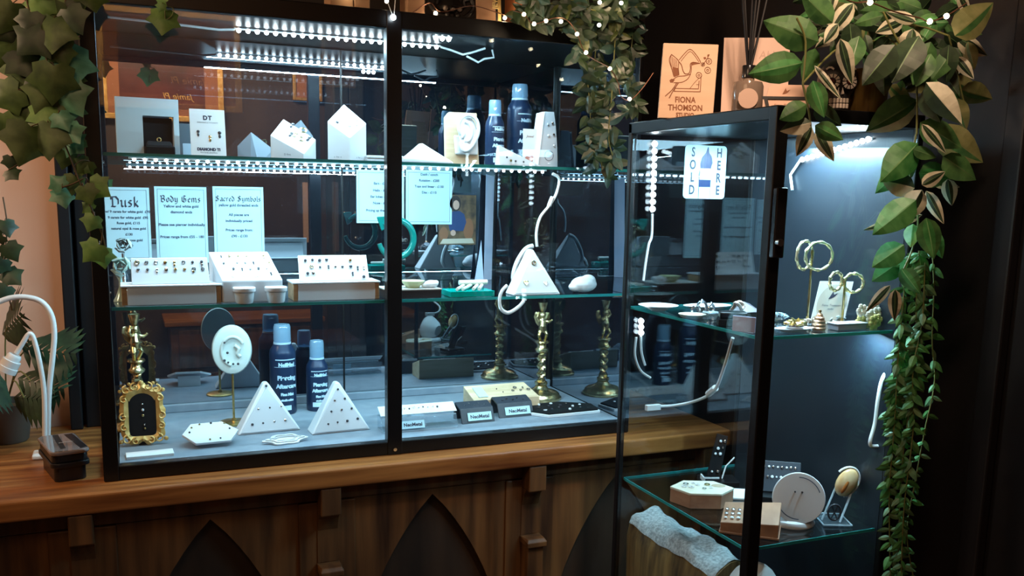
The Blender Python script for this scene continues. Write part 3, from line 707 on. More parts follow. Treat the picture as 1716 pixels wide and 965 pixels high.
notice('white notice headed Sacred Symbols, right of the three at left', x0, x1, z0, z1, YB, 'Sacred Symbols', .0165, [(s, .0088, 0, (z1-z0)*q) for s, q in (('yellow gold threaded ends', .745), ('All pieces are', .62), ('individually priced', .54), ('Prices range from:', .42), ('£90 - £130', .34))], (z1-z0)*.81)
x0, x1, z0, z1 = nx_(597, 677, 284, 374)
notice('white price notice partly hidden by the black mullion', x0, x1, z0, z1, YB, '', .02, [(s, .0088, .0, (z1-z0)*q) for s, q in (('Ears - £45', .73), ('Helix - £45', .60), ('Ear lobes - £40', .48), ('Nose - £40', .36), ('Pricing up the set £70', .22))], .1)
x0, x1, z0, z1 = nx_(680, 757, 284, 376)
notice('white price notice just right of the black mullion', x0, x1, z0, z1, YB, '', .02, [(s, .0088, 0, (z1-z0)*q) for s, q in (('Daith / conch', .90), ('Rotation - £200', .79), ('Tops and linear - £150', .68), ('Disc - £115', .57))], .1)
# art print, and an added pale sheet standing in for a paper reflection
x0, x1, z0, z1 = nx_(735, 797, 326, 410)
o = thing('art_print', 'small dark print of a woman in blue against the mirror back', 'print', ((x0+x1)/2, YB, z0)); w = x1-x0; h = z1-z0
MB().box(-w/2, w/2, 0, .001, 0, h).build('sheet', noisy('print ground', (.035, .025, .02), (.16, .10, .05), (40, 40, 40), .5), o)
mb = MB(); ell = lambda cx, cz, a, b, n=16: [(cx+a*math.cos(2*PI*i/n), -.0004, cz+b*math.sin(2*PI*i/n)) for i in range(n)]
mb.m(0).face([(x*w, -.0004, z*h) for x, z in ((-.20, .28), (-.26, .50), (-.22, .62), (-.10, .68), (.06, .68), (.18, .62), (.24, .46), (.16, .28))]); mb.m(1).face([(x, -.0006, z) for x, _, z in ell(-.004, h*.80, w*.085, h*.095)]); mb.m(2).face([(x, -.0005, z) for x, _, z in ell(-.006, h*.83, w*.15, h*.16)]); mb.m(3).face([(-w*.46, -.0006, h*.02), (w*.46, -.0006, h*.03), (w*.40, -.0006, h*.13), (-w*.38, -.0006, h*.12)]); mb.m(1).face([(x, -.0007, z) for x, _, z in ell(-.012, h*.24, w*.07, h*.06)]); mb.m(4).face([(x, -.0003, z) for x, _, z in ell(w*.30, h*.32, w*.14, h*.22)]); mb.m(4).face([(x, -.0003, z) for x, _, z in ell(-w*.36, h*.22, w*.12, h*.14)])
mb.build('printed_figure', [pm('print blue', (.012, .04, .13), .5), pm('print skin', (.45, .30, .24), .5), pm('print hair', (.02, .015, .015), .5), pm('print cream', (.45, .42, .34), .5), pm('print russet', (.20, .09, .045), .5)], o)
o = thing('leaflet', 'tall pale blue sheet standing in for a paper reflection on the mirror back', 'leaflet', (at(818, 440, y=.405).x, .405, S2)); h = at(816, 292, y=.41).z-S2
MB().hull([(-.012, 0, 0), (-.012, .001, 0), (.016, .012, 0), (.016, .013, 0), (-.006, .010, h), (-.006, .011, h), (.022, .020, h*.98), (.022, .021, h*.98)]).build('sheet', pm('pale blue paper', (.42, .50, .66), .7), o)
MB().hull([(-.0125, -.001, 0), (-.0125, 0, 0), (-.034, .012, 0), (-.034, .013, 0), (-.020, .003, h*.38), (-.020, .004, h*.38)]).build('folded_flap', pm('pale blue paper', (.42, .50, .66), .7), o)
# ================================================================== middle shelf of the wide cabinet
def panel_on_box(side, bx0, bx1, y0, px0, px1, pyt, lab_box, lab_panel, lab_stud, rows, yaw_=0):
    bh = .040; dep = .075
    b = thing('wooden_box', lab_box, 'box', ((bx0+bx1)/2, y0, S2)); w = bx1-bx0
    MB().box(-w/2+.010, w/2-.010, 0, dep, 0, bh-.004).build('body', LAV, b, bevel=.001)
    for s in (-w/2, w/2-.0098): MB().box(s, s+.0098, .002, dep-.002, 0, bh-.0045).build('end_panel', WOOD, b, bevel=.001)
    MB().box(-w/2-.002, w/2+.002, -.001, dep+.001, bh-.0038, bh).build('lid', WHT, b, bevel=.001)
    yb = y0+.018
    a0, a1 = at(px0, 480, y=yb).x, at(px1, 480, y=yb).x; w2 = a1-a0; h2 = at((px0+px1)/2, pyt, y=yb+.03).z-S2-bh
    p = thing('stud_board', lab_panel, 'stud board', ((a0+a1)/2, yb, S2+bh)); LNn = Matrix.Rotation(R(-17), 4, 'X')
    MB().prism([(-w2/2, 0), (w2/2, 0), (w2/2-.003, h2), (-w2/2, h2)], -.0015, .0015, LNn).build('panel', LAV if side == 0 else WHT2, p, bevel=.001)
    MB().hull([(-w2*.4, .002, 0), (w2*.4, .002, 0), (-w2*.4, .035, 0), (w2*.4, .035, 0), (-w2*.4, .018, h2*.7), (w2*.4, .018, h2*.7)]).build('prop', WHT, p)
    T = Matrix.Translation(p.location) @ LNn @ Matrix.Translation((0, -.0016, 0))
    studs(T, [(u*w2-w2/2, v*h2) for u, v in rows], .0030, lab_stud, lab_stud, kinds=('ball', 'disc', 'drop', 'ring', 'heart'), mats=[DGEM, DGEM, DGEM, BRASS, SILV])
    return p
r1 = [(.08+.118*i, .82) for i in range(8)]+[(.09+.118*i, .55) for i in range(8)]+[(.79, .46), (.91, .64), (.91, .72)]
panel_on_box(0, .050, .240, .043, 221, 352, 429, 'white box with oak ends at the left of the middle shelf', 'grey white panel of two stud rows on the left white box', 'small stud pinned in the grey white panel on the left box', r1)
r2 = [(.10, .80), (.20, .82), (.30, .80), (.40, .82), (.74, .80), (.18, .56), (.30, .54), (.42, .58), (.52, .56), (.62, .54), (.74, .55), (.84, .52), (.93, .52), (.12, .30), (.20, .32), (.76, .30), (.92, .14)]
panel_on_box(1, .388, .576, .043, 502, 619, 425, 'white box with oak ends left of the black mullion', 'white panel of scattered earrings on the box left of the mullion', 'small earring pinned in the white panel left of the mullion', r2)
# sloping trapezoid block
x0, x1, _ = span(375, 476, 512, .034)
o = thing('display_wedge', 'large white sloping block of studs between the two white boxes', 'display block', (x0, .045, S2)); w = x1-x0; zf = .046; zb = at(410, 423, y=.09).z-S2
MB().hull([(0, 0, 0), (w, 0, 0), (0, 0, zf), (w, 0, zf), (-.020, .055, zb), (w-.022, .055, zb), (-.02, .075, 0), (w-.022, .075, 0), (-.02, .065, zb), (w-.022, .065, zb)]).build('block', WHT, o, bevel=.0015)
MB().box(.002, w-.002, -.0016, -.0004, .002, zf-.003).build('front_face', LAV, o)
a_ = math.atan2(.055, zb-zf); L_ = math.hypot(.055, zb-zf); SK = Matrix(((1, 0, -.022/L_, 0), (0, 1, 0, 0), (0, 0, 1, 0), (0, 0, 0, 1)))
T = Matrix.Translation((x0, .045, S2+zf)) @ Matrix.Rotation(-a_, 4, 'X') @ SK @ Matrix.Translation((0, -.0008, 0))
studs(T, [(.022+.0175*i, L_*.86) for i in (0, 1, 2, 3, 5)]+[(.02, L_*.6)]+[(.048+.0165*i, L_*.62) for i in (0, 1, 2, 4)]+[(.034+.017*i, L_*.40) for i in (0, 1, 2, 3, 4)]+[(w*.86, L_*.24)], .0026, 'small stud pinned on the large white sloping block', 'studs on the large sloping block', kinds=('ball', 'disc', 'drop'), mats=[DGEM, DGEM, BRASS, SILV])
mb = MB(); write(mb, 'BODY JEWELLERY', .0075, Matrix.Translation(o.location).inverted() @ T @ TR(w*.42, -.0004, L_*.09) @ UPR); mb.build('lettering', INKS, o)
# jars
for px, lab in ((410, 'left one of the two small white lidded pots before the sloping block'), (461, 'right one of the two small white lidded pots before the sloping block')):
    P = at(px, 509, y=.060); j = thing('pot', lab, 'pot', (P.x, .030+.026*(1 if px < 430 else 1.15)-.008, S2), 0, 'small white pots')
    j.location.y = .052 if px < 430 else .075
    if px < 430: j.location = (at(410, 513, y=.034).x, .034, S2)
    else: j.location = (at(461, 509, y=.030).x+.003, .034, S2)
    MB().lathe([(.0165, 0), (.018, .003), (.0205, .024), (.0195, .024)], 24).build('jar', pm('milky glass', (.72, .80, .84), .2), j, smooth=True)
    MB().lathe([(.0225, .0242), (.0232, .026), (.0232, .032), (.0215, .0335), (.001, .0338)], 24).build('lid', WHT, j, smooth=True)
# tray of pale dishes
x0, x1, _ = span(648, 740, 500, .035)
o = thing('tray', 'dark wooden tray right behind the mullion on the middle shelf', 'tray', ((x0+x1)/2, .036, S2)); w = x1-x0
MB().box(-w/2, w/2, 0, .085, 0, .018).build('body', pm('dark tray wood', (.028, .018, .020), .4), o, bevel=.001); MB().box(-w/2-.001, w/2+.001, -.001, .086, .0182, .0205).build('rim', pm('pale rim', (.55, .52, .48), .4), o)
o = thing('dish', 'small pale yellow dish on the dark tray by the mullion', 'dish', (at(700, 485, y=.07).x-.012, .07, S2+.0206))
MB().lathe([(.014, 0), (.016, .002), (.028, .016), (.026, .016), (.012, .004)], 26).build('bowl', pm('pale yellow glaze', (.60, .62, .35), .25), o, smooth=True)
o = MB().ball((0, 0, .009), .013, (1.35, .8, .7), 14).ball((-.014, 0, .006), .008, (1.3, .8, .7), 10).ball((.012, .004, .011), .008, (1, 1, .8), 10).build('shell', WHT, None, remesh=.0015); o.location = (at(722, 488, y=.06).x, .058, S2+.0204); tag(o, 'lumpy white shell on the dark tray beside the yellow dish', 'shell')
x0, x1, _ = span(756, 830, 500, .030)
o = thing('tray', 'teal acrylic tray of pale sticks left of the triangle display', 'tray', ((x0+x1)/2, .034, S2)); w = x1-x0
MB().box(-w/2, w/2, 0, .07, 0, .013).build('body', TEALT, o, bevel=.001)
for k, (a, b) in enumerate(((-.036, .0), (-.022, .018), (.004, .034), (.018, .046))):
    s = MB().tube([(0, 0, 0), (b-a, .052, .004)], .0038, 8).build('wax_stick', pm('bone', (.72, .70, .62), .5), None, smooth=True); s.location = o.location+Vector((a, .008, .0172)); tag(s, 'pale bone coloured stick lying across the teal tray', 'stick', 'pale sticks on the teal tray')
s = MB().tube([(-.035, 0, .006), (.035, 0, .006)], .006, 10).build('bone_bar', pm('bone', (.72, .70, .62), .5), None, smooth=True); s.location = o.location+Vector((.022, .058, .0215)); tag(s, 'longer bone bar lying on top of the sticks on the teal tray', 'stick')
# triangle display on middle shelf
P = at(900, 498, y=.034)
tri = pyramid('triangle_display', 'white triangular block of three knot earrings on the middle shelf', (P.x+.001, .036, S2), R(-1), .124, at(900, 418, y=.075).z-S2, [(0, .078), (-.026, .030), (.024, .028)], 'gold knot earring pinned on the middle shelf triangle', t=.052, lean=.040, rs=.0055, kinds=('ring', 'heart'), mats=[BRASS, pm('champagne gold', (.72, .60, .46), .3, .6)])
# white stone
P = at(979, 494, y=.05); s = MB().ball((0, 0, .018), .032, (1.1, .7, .62), 16).ball((.012, 0, .026), .020, (1, .9, .8), 14).ball((-.022, 0, .012), .017, (1.1, .9, .7), 12).build('stone', WHT, None, remesh=.002); s.location = (P.x, .055, S2+.003); tag(s, 'smooth white stone right of the triangle display', 'stone')
# glass rose ornament at the left post
o = thing('rose_ornament', 'pale silvery green glass rose standing beside the left post', 'ornament', (.049, .12, S2))
SG = pm('silvery green', (.38, .52, .46), .2, .2)
MB().lathe([(.016, 0), (.015, .004), (.010, .012), (.004, .03), (.003, .05), (.010, .055)], 16).build('stem', SG, o, smooth=True)
mb = MB()
for k in range(9):
    a = k*2.4; r_ = .004+.0016*k; 
    mb.hull([(r_*math.cos(a+da)*q, r_*math.sin(a+da)*q, z) for da in (-.7, 0, .7) for q, z in ((.7, -.012), (1.35, .003-.0004*k), (1.15, .016-.0016*k))], TR(0, -.006, .074, rx=R(78)))
mb.build('bloom', SG, o, bevel=.001)
o2 = thing('rose_ornament', 'dark silvery rose standing behind the glass rose by the left post', 'ornament', (.056, .26, S2))
MB().lathe([(.012, 0), (.010, .01), (.003, .02), (.003, .09)], 14).build('stem', SILV, o2, smooth=True)
mb = MB()
for k in range(9):
    a = k*2.4; r_ = .004+.0014*k
    mb.hull([(r_*math.cos(a+da)*q, r_*math.sin(a+da)*q, z) for da in (-.7, 0, .7) for q, z in ((.7, -.012), (1.35, .003-.0004*k), (1.15, .014-.0016*k))], TR(0, -.006, .108, rx=R(70)))
mb.build('bloom', pm('dark silver', (.2, .24, .24), .3, .6), o2, bevel=.001)
# teal hoop with fluked tail
C0 = at(664, 400, y=.25); o = thing('teal_ornament', 'glossy teal whale tail hoop ornament on a slim stand behind the mullion', 'ornament', (C0.x, .25, S2)); zc_ = C0.z-S2; RR = 30/ppm(C0)
ringp = [(RR*math.cos(a), 0, zc_+RR*1.05*math.sin(a)) for a in [R(135-300*i/24) for i in range(25)]]
MB().tube(ringp, [.006+.0025*math.sin(PI*i/24) for i in range(25)], 12).build('hoop', TEAL, o, smooth=True)
e = ringp[0]; MB().hull([(e[0]-.006, -.003, e[2]-.014), (e[0]+.010, -.003, e[2]-.004), (e[0]-.018, -.002, e[2]+.020), (e[0]+.008, -.002, e[2]+.022), (e[0]-.006, .003, e[2]-.014), (e[0]+.010, .003, e[2]-.004), (e[0]-.018, .002, e[2]+.020), (e[0]+.008, .002, e[2]+.022)]).build('tail', TEAL, o, bevel=.002)
MB().lathe([(.022, 0), (.022, .004), (.003, .006), (.0025, zc_-RR*1.05-.006)], 18).build('stand', BLK, o, smooth=True)
# ================================================================== bottom of the wide cabinet
def ornate(n=96):
    out, inn = [], []
    for i in range(n):
        a = 2*PI*i/n; c, s = math.cos(a), math.sin(a); p = 4.0
        r = 1/((abs(c)**p+abs(s)**p)**(1/p))
        k = 1+.050*math.sin(9*a+.6)+.030*math.sin(17*a)+(.10 if abs(a-PI/2) < .30 else 0)*math.cos((a-PI/2)/.30*PI/2)
        out.append((.0440*c*r*k, .066+.062*s*r*k))
        r2 = 1/((abs(c)**9+abs(s)**9)**(1/9)); x = .0275*c*r2; z = .064+.044*s*r2
        if s > 0: z = .064+.044*s*r2-(.016*(abs(c*r2))**2.2 if s*r2 > .9 else 0)+(.004 if s*r2 > .9 else 0)
        inn.append((x, z))
    return out, inn
fr = thing('ornate_frame_display', 'small ornate gold frame of black velvet with studs, front left corner', 'frame', (.078, .138, FZ), R(-2))
LN = Matrix.Rotation(R(-10), 4, 'X'); ou, inn = ornate()
mid = [((a[0]+b[0])/2, (a[1]+b[1])/2) for a, b in zip(ou, inn)]
mb = MB(); n = len(ou); v = []
for pts, y in ((ou, 0), (ou, -.004), (mid, -.009), (inn, -.003), (inn, 0)): v += [(x, y, z) for x, z in pts]
mb._add(v, [(k*n+i, k*n+(i+1) % n, (k+1)*n+(i+1) % n, (k+1)*n+i) for k in range(4) for i in range(n)], LN)
f_ = mb.build('frame', GILT, fr, smooth=True)
mb = MB()
def curl(cx, cz, r, a0, turns, sgn, th=.0022):
    pts = []
    for i in range(18):
        t = i/17; a = a0+sgn*turns*2*PI*t; q = r*(1-.75*t); pts.append((cx+q*math.cos(a), -.0085, cz+q*math.sin(a)))
    mb.tube(pts, [th*(1-.4*i/17) for i in range(18)], 6, M=LN)
for s in (-1, 1):
    for cx, cz, r in ((.030, .120, .010), (.036, .100, .008), (.038, .062, .009), (.037, .040, .008), (.031, .014, .010), (.014, .126, .009), (.015, .010, .008)): curl(s*cx, cz, r, R(90), 1.1, -s)
for x, z, r in ((0, .134, .006), (0, .126, .004), (.043, .118, .005), (-.043, .118, .004), (.046, .012, .005), (-.044, .010, .005), (.0, .012, .004), (.024, .133, .004), (-.024, .133, .004)): mb.ball(LN @ Vector((x, -.006, z)), r, n=8)
mb.build('scrollwork', GILT, fr, smooth=True)
MB().prism([(x, z) for x, z in inn[::2]], -.0025, .0005, LN).build('velvet', CARP, fr)
MB().hull([(-.01, .002, 0), (.01, .002, 0), (-.01, .035, 0), (.01, .035, 0), (-.01, .014, .08), (.01, .014, .08)]).build('strut', BLK2, fr)
studs(Matrix.Translation(fr.location) @ Matrix.Rotation(R(-2), 4, 'Z') @ LN @ Matrix.Translation((0, -.0028, 0)), [(0, .088), (.001, .076), (.001, .064), (.003, .044), (.004, .036)], .0027, 'pale stud pinned on the black velvet of the gold frame', 'studs in the ornate gold frame', mats=[SILV, BRASS, WHT])
o = MB().box(-.046, .046, -.019, .019, 0, .006).build('card', WHT2, None, bevel=.0008); o.location = (.088, .050, FZ); o.rotation_euler = (0, 0, R(2)); tag(o, 'plain white card lying flat before the ornate gold frame', 'card')
# hexagon plate
o = thing('hexagon_display', 'white elongated hexagon plate of studs tilted on the cabinet floor', 'display', (.212, .105, FZ), R(3)); TL = TR(0, -.030, .010, rx=R(22))
hx = [(-.058, .030), (-.036, .066), (.030, .066), (.060, .030), (.038, -.006), (-.034, -.006)]
M_ = TL @ Matrix.Rotation(R(-90), 4, 'X')
MB().hull([(x, y, z) for x, y in hx for z in (0, .006)], TL).build('plate', WHT, o, bevel=.001)
MB().hull([(-.03, .02, 0), (.03, .02, 0), (-.03, .035, 0), (.03, .035, 0), (-.03, .03, .028), (.03, .03, .028)]).build('rest', WHT, o)
studs(Matrix.Translation(o.location) @ Matrix.Rotation(R(3), 4, 'Z') @ TL @ Matrix(((1, 0, 0, 0), (0, 0, 1, 0), (0, -1, 0, .0062), (0, 0, 0, 1))), [(-.018, .060), (.006, .061), (-.036, .050), (-.042, .034), (-.004, .002), (.018, .004), (.042, .036), (.034, .056)], .0023, 'tiny dark stud on the hexagon plate', 'studs on the hexagon plate', mats=[DGEM, BRASS])
# ear on a brass stem
bp = at(394, 712, z=FZ); o = thing('ear_display', 'white oval ear model of black studs on a tall brass stand', 'ear display', (bp.x, bp.y+.02, FZ), R(0)); hz = at(391, 586, y=bp.y+.02).z-FZ
MB().lathe([(.036, 0), (.036, .003), (.033, .0045), (.006, .006), (.005, .012)], 30).build('base', GOLD, o, smooth=True)
MB().tube([(0, 0, .012), (0, 0, hz-.058)], .0027, 10).build('rod', GOLD, o, smooth=True)
mb = MB(); M_ = TR(0, 0, hz, rz=R(-8)) @ UPR @ Matrix.Diagonal((1, 1.30, 1, 1))
mb.lathe([(.0445, -.008), (.0455, -.003), (.043, .004), (.034, .0075), (.024, .006), (.012, .004), (.001, .004)], 40, M_); dsk = mb.build('disc', pm('pale green white', (.66, .72, .68), .35), o, smooth=True)
mb = MB(); ME = TR(.0, -.005, hz, rz=R(-8)); mb.tube([ME @ Vector((.026*math.cos(a)+.002, -.003, .034*math.sin(a)-.002)) for a in [R(30+230*i/18) for i in range(19)]], .0042, 8)
mb.tube([ME @ Vector(p) for p in ((.006, -.003, .012), (.016, -.004, .004), (.012, -.004, -.008), (.018, -.003, -.016))], .005, 8); mb.build('ear_relief', pm('pale ear white', (.58, .60, .56), .4), o, remesh=.0014)
studs(Matrix.Translation(o.location) @ ME @ Matrix.Translation((0, -.009, 0)), [(-.016, .020), (-.010, -.004), (-.017, -.022), (-.009, -.027), (.002, -.031), (.013, -.031)], .0028, 'black stud in the white oval ear on the brass stand', 'studs in the oval ear', mats=[DGEM], kinds=('disc',))
# cans
P = at(475, 690, z=FZ); can('spray_can', 'tall navy spray can behind the left pyramid', (P.x, P.y-.005, FZ), 21.5/ppm(P), at(474, 577, y=P.y).z-FZ, 34/ppm(P), CANTXT(.17, 1.05), R(10))
P = at(531, 684, z=FZ); can('spray_can', 'short navy spray can between the two white pyramids', (P.x, P.y-.01, FZ), 18/ppm(P), at(529, 602, y=P.y).z-FZ, 33/ppm(P), CANTXT(.125, .85), R(10))
# pyramids
P = at(450, 726, z=FZ); pyramid('triangle_display', 'white triangular block of small studs, left one on the cabinet floor', (P.x+.004, P.y+.005, FZ), R(3), .142, at(447, 641, y=P.y+.04).z-FZ, [(0, .108), (-.022, .056), (.004, .057), (.030, .058), (-.038, .022), (-.014, .023), (.012, .024), (.037, .025)], 'small dark stud pinned on the left floor triangle')
P = at(571, 726, z=FZ); pyramid('triangle_display', 'white triangular block of paired studs, right one next to the mullion', (P.x+.004, P.y+.008, FZ), R(3), .138, at(566, 641, y=P.y+.04).z-FZ, [(.0, .100), (-.010, .075), (.014, .077), (-.020, .050), (.004, .052), (.028, .053), (-.030, .022), (-.008, .024), (.015, .025), (.040, .028)], 'small dark stud pinned on the right floor triangle')
# ornate plaque
P = at(481, 746, z=FZ); o = thing('plaque', 'small white scalloped oval plaque lying before the pyramids', 'plaque', (P.x, .062, FZ), R(4))
def scal(a, b, n=60, k=.10): return [(a*math.cos(t)*(1+k*math.cos(6*t)+(.18 if abs(math.sin(t)) < .2 else 0)), b*math.sin(t)*(1+k*math.cos(6*t))) for t in [2*PI*i/n for i in range(n)]]
TH = TR(0, 0, .003, rx=R(-90)); M_ = Matrix.Rotation(R(14), 4, 'X') @ Matrix.Translation((0, 0, .006)) @ Matrix.Rotation(R(-90), 4, 'X')
MB().prism(scal(.040, .021), -.003, .001, M_).build('plate', WHT, o, bevel=.001)
MB().ring(scal(.034, .017), scal(.028, .013), -.0055, -.0032, M_).build('raised_border', WHT, o)
MB().ring(scal(.026, .010, k=.03), scal(.022, .007, k=.03), -.0050, -.0032, M_).build('inner_border', LAV, o)
MB().hull([(-.02, .008, 0), (.02, .008, 0), (-.02, .016, 0), (.02, .016, 0), (-.02, .014, .0085), (.02, .014, .0085)]).build('foot', WHT, o)
# acrylic tray with white stud strip
x0, x1, _ = span(640, 765, 715, .070)
o = thing('acrylic_tray', 'clear acrylic riser with a white stud strip and small name label', 'display riser', (x0, .060, FZ)); w = x1-x0
MB().box(0, w, 0, .05, .0, .004).build('base', ACRE, o); MB().hull([(0, 0, .0045), (w, 0, .0045), (0, .012, .030), (w, .012, .030), (0, .05, .0045), (w, .05, .0045), (0, .05, .034), (w, .05, .034)]).build('body', ACR, o)
MB().box(0, w, .0125, .0145, .0305, .033).build('front_edge', ACRE, o)
M_ = TR(0, .020, .036, rx=R(-62)); MB().box(.0, w+.004, -.0015, 0, 0, .034, M_).build('white_strip', WHT, o)
studs(Matrix.Translation(o.location) @ M_ @ Matrix.Translation((0, -.0016, 0)), [(.05+.0115*i, .018+.003*(i % 2)) for i in range(9)], .0024, 'tiny stud on the white strip of the clear riser', 'studs on the clear riser', kinds=('ball', 'drop'), mats=[DGEM, SILV])
def name_label(par, M, w, h):
    l = MB().box(-w/2, w/2, -.0012, 0, 0, h, M).build('label_card', PAPER, par)
    mb = MB(); write(mb, 'NeoMetal', h*.62, M @ TR(0, -.0015, h*.28) @ UPR, off=.0004); mb.build('label_lettering', INK, l)
name_label(o, TR(.072, -.0012, .008, rx=R(-24)), .056, .018)
def holder(label, pxl, pxr, pyb, lab_stud):
    p, q = at(pxl, pyb, z=FZ), at(pxr, pyb-6, z=FZ); w = abs(q.x-p.x)*.86
    o = thing('ring_holder', label, 'display riser', ((p.x+q.x)/2+.004, (p.y+q.y)/2+.004, FZ), R(2)); o['group'] = 'black bent risers'
    prof = [(-.002, 0), (.014, .034), (.048, .044), (.056, .038), (.060, .0), (.054, .0), (.051, .036), (.046, .039), (.017, .030), (.003, .0)]
    mb = MB(); n = len(prof); v = [(-w/2, y, z) for y, z in prof]+[(w/2, y, z) for y, z in prof]
    mb._add(v, [(i, (i+1) % n, n+(i+1) % n, n+i) for i in range(n)]+[(0, 1, 8, 9), (1, 2, 7, 8), (2, 3, 6, 7), (3, 4, 5, 6), (n, n+9, n+8, n+1), (n+1, n+8, n+7, n+2), (n+2, n+7, n+6, n+3), (n+3, n+6, n+5, n+4)])
    bmesh.ops.recalc_face_normals(mb.bm, faces=mb.bm.faces[:]); mb.build('bent_riser', pm('slate leatherette', (.030, .035, .048), .45), o, bevel=.001)
    name_label(o, TR(.004, -.0012, .006, rx=R(-25)), w*.72, .020)
    T = Matrix.Translation(o.location) @ Matrix.Rotation(R(2), 4, 'Z') @ TR(0, .014, .0345, rx=R(-74))
    studs(T, [(w*(-.3+.15*i), .012+.008*(i % 2)) for i in range(5)], .0028, lab_stud, lab_stud, mats=[DGEM, SILV, DGEM])
holder('black bent riser with name label, the left one of the pair', 768, 832, 712, 'small stud on the left black bent riser')
holder('black bent riser with name label, the right one of the pair', 830, 898, 702, 'small stud on the right black bent riser')
# tan wedge box
x0, x1, _ = span(785, 893, 672, .24)
o = thing('wedge_box', 'tan sloping box of small pins in front of the brass candlestick', 'display box', ((x0+x1)/2-.012, .17, FZ), R(1)); w = x1-x0
MB().hull([(-w/2, 0, 0), (w/2, 0, 0), (-w/2, 0, .036), (w/2, 0, .034), (-w/2, .075, .058), (w/2-.012, .075, .058), (-w/2, .075, 0), (w/2-.012, .075, 0)]).build('body', PINE, o, bevel=.001)
M_ = TR(0, 0, .036, rx=R(-73.5)); MB().box(-w*.40, -w*.26, -.0022, -.0012, .012, .064, M_).build('side_label', PAPER, o)
mb = MB()
for x, z in ((-w*.06, .048), (-.0, .03)): mb.ball(M_ @ Vector((x, -.002, z)), .0018, n=6)
mb.build('pin', DGEM, o)
studs(Matrix.Translation(o.location) @ Matrix.Rotation(R(1), 4, 'Z') @ M_ @ Matrix.Translation((0, -.0012, 0)), [(w*(.16+.06*i), .034+.014*(i % 2)) for i in range(5)], .003, 'small dark ring on the tan sloping box', 'rings on the tan sloping box', kinds=('ring', 'drop'), mats=[DGEM])
candlestick('brass cherub candlestick with twisted stem at the right of the cabinet', (1.090, .285, FZ), R(-20))
candlestick('brass cherub candlestick half hidden by the left post', (.072, .30, FZ), R(30))
# dark hexagon tray
o = thing('gem_tray', 'flat black hexagon tray of pale stones with a white rim', 'tray', (1.068, .125, FZ), R(-4))
hx = [(-.112, .018), (-.105, .058), (.03, .075), (.108, .03), (.10, -.035), (-.048, -.052)]
MB().hull([(x, y, z) for x, y in hx for z in (0, .007)]).build('base', WHT, o, bevel=.001)
MB().hull([(x*.95, y*.93, z) for x, y in hx for z in (.0071, .011)]).build('pad', CARP, o, bevel=.001)
T = Matrix.Translation(o.location) @ Matrix.Rotation(R(-4), 4, 'Z') @ Matrix(((1, 0, 0, 0), (0, 0, 1, 0), (0, -1, 0, .0112), (0, 0, 0, 1)))
studs(T, [(-.07, .035), (-.05, .012), (-.04, .04), (-.025, -.015), (-.02, .02), (-.005, .045), (.0, .0), (.012, .022), (.02, -.025), (.035, .035), (.04, .005), (.055, -.012), (.065, .018), (-.045, -.02), (.075, -.02), (-.08, .015)], .0042, 'pale stone stud on the black hexagon tray', 'studs on the black hexagon tray', kinds=('ball', 'disc', 'heart'), mats=[SILV, WHT, DGEM, SILV])
# ================================================================== glass display tower
X0, X1, Y0, Y1, ZT = 1.0, 1.312, -.742, -.290, .726
tw = thing('display_tower_cabinet', 'tall black framed glass display tower standing on the floor at right', 'cabinet', (0, 0, 0))
MB().box(X0, X1, Y0, Y1, ZT-.022, ZT).build('top', BLK, tw, bevel=.002)
MB().box(X0, X1, Y0, Y1, FLZ, FLZ+.05).build('base', BLK, tw, bevel=.002)
MB().box(X0-.002, X0+.022, Y0-.006, Y0+.014, FLZ, ZT).build('post', BLK, tw, bevel=.002)
MB().box(X0, X0+.012, Y1-.014, Y1, FLZ, ZT-.001).build('post', BLK, tw, bevel=.002)
MB().box(X1-.012, X1, Y0, Y0+.012, FLZ, ZT-.001).build('post', BLK, tw, bevel=.002)
MB().box(X1-.012, X1, Y1-.014, Y1, FLZ, ZT-.001).build('post', BLK, tw, bevel=.002)
MB().box(X1-.011, X1-.006, Y0+.013, Y1-.015, FLZ+.05, ZT-.023).build('side_panel', pm('black back board', (.007, .012, .019), .40), tw)
MB().box(X0+.003, X0+.006, Y0+.015, Y1-.015, FLZ+.051, ZT-.023).build('left_pane', GLSC, tw)
MB().box(X0+.014, X1-.013, Y1-.006, Y1-.003, FLZ+.051, ZT-.023).build('rear_pane', GLS, tw)
dr = MB().box(X0+.0225, X1-.013, Y0+.002, Y0+.005, FLZ+.051, ZT-.0225).build('door_pane', GLS, tw)
lk = MB().box(X0-.001, X0+.020, Y0-.018, Y0-.0065, .49, .60).build('door_latch', BLKG, tw, bevel=.002)
MB().tube([(X0+.006, Y0-.026, .515), (X0+.006, Y0-.0185, .515)], .006, 12).build('key', SILV, lk, smooth=True)
CB, CM = -.0075, .3585
for z in (CB-.0055, CM-.0055, -.385):
    s = MB().box(X0+.014, X1-.013, Y0+.018, Y1-.016, z, z+.005).build('glass_shelf', SHG, tw)
    mb = MB(); mb.box(X0+.014, X1-.013, Y0+.0165, Y0+.0178, z-.0002, z+.0052); mb.box(X0+.0126, X0+.0139, Y0+.018, Y1-.016, z-.0002, z+.0052); mb.box(X0+.014, X1-.013, Y1-.0158, Y1-.0146, z-.0002, z+.0052); mb.build('shelf_edge', EDGE, s)
def fit(P): P.x = min(max(P.x, X0+.03), X1-.03); P.y = min(max(P.y, Y0+.035), Y1-.04); return P
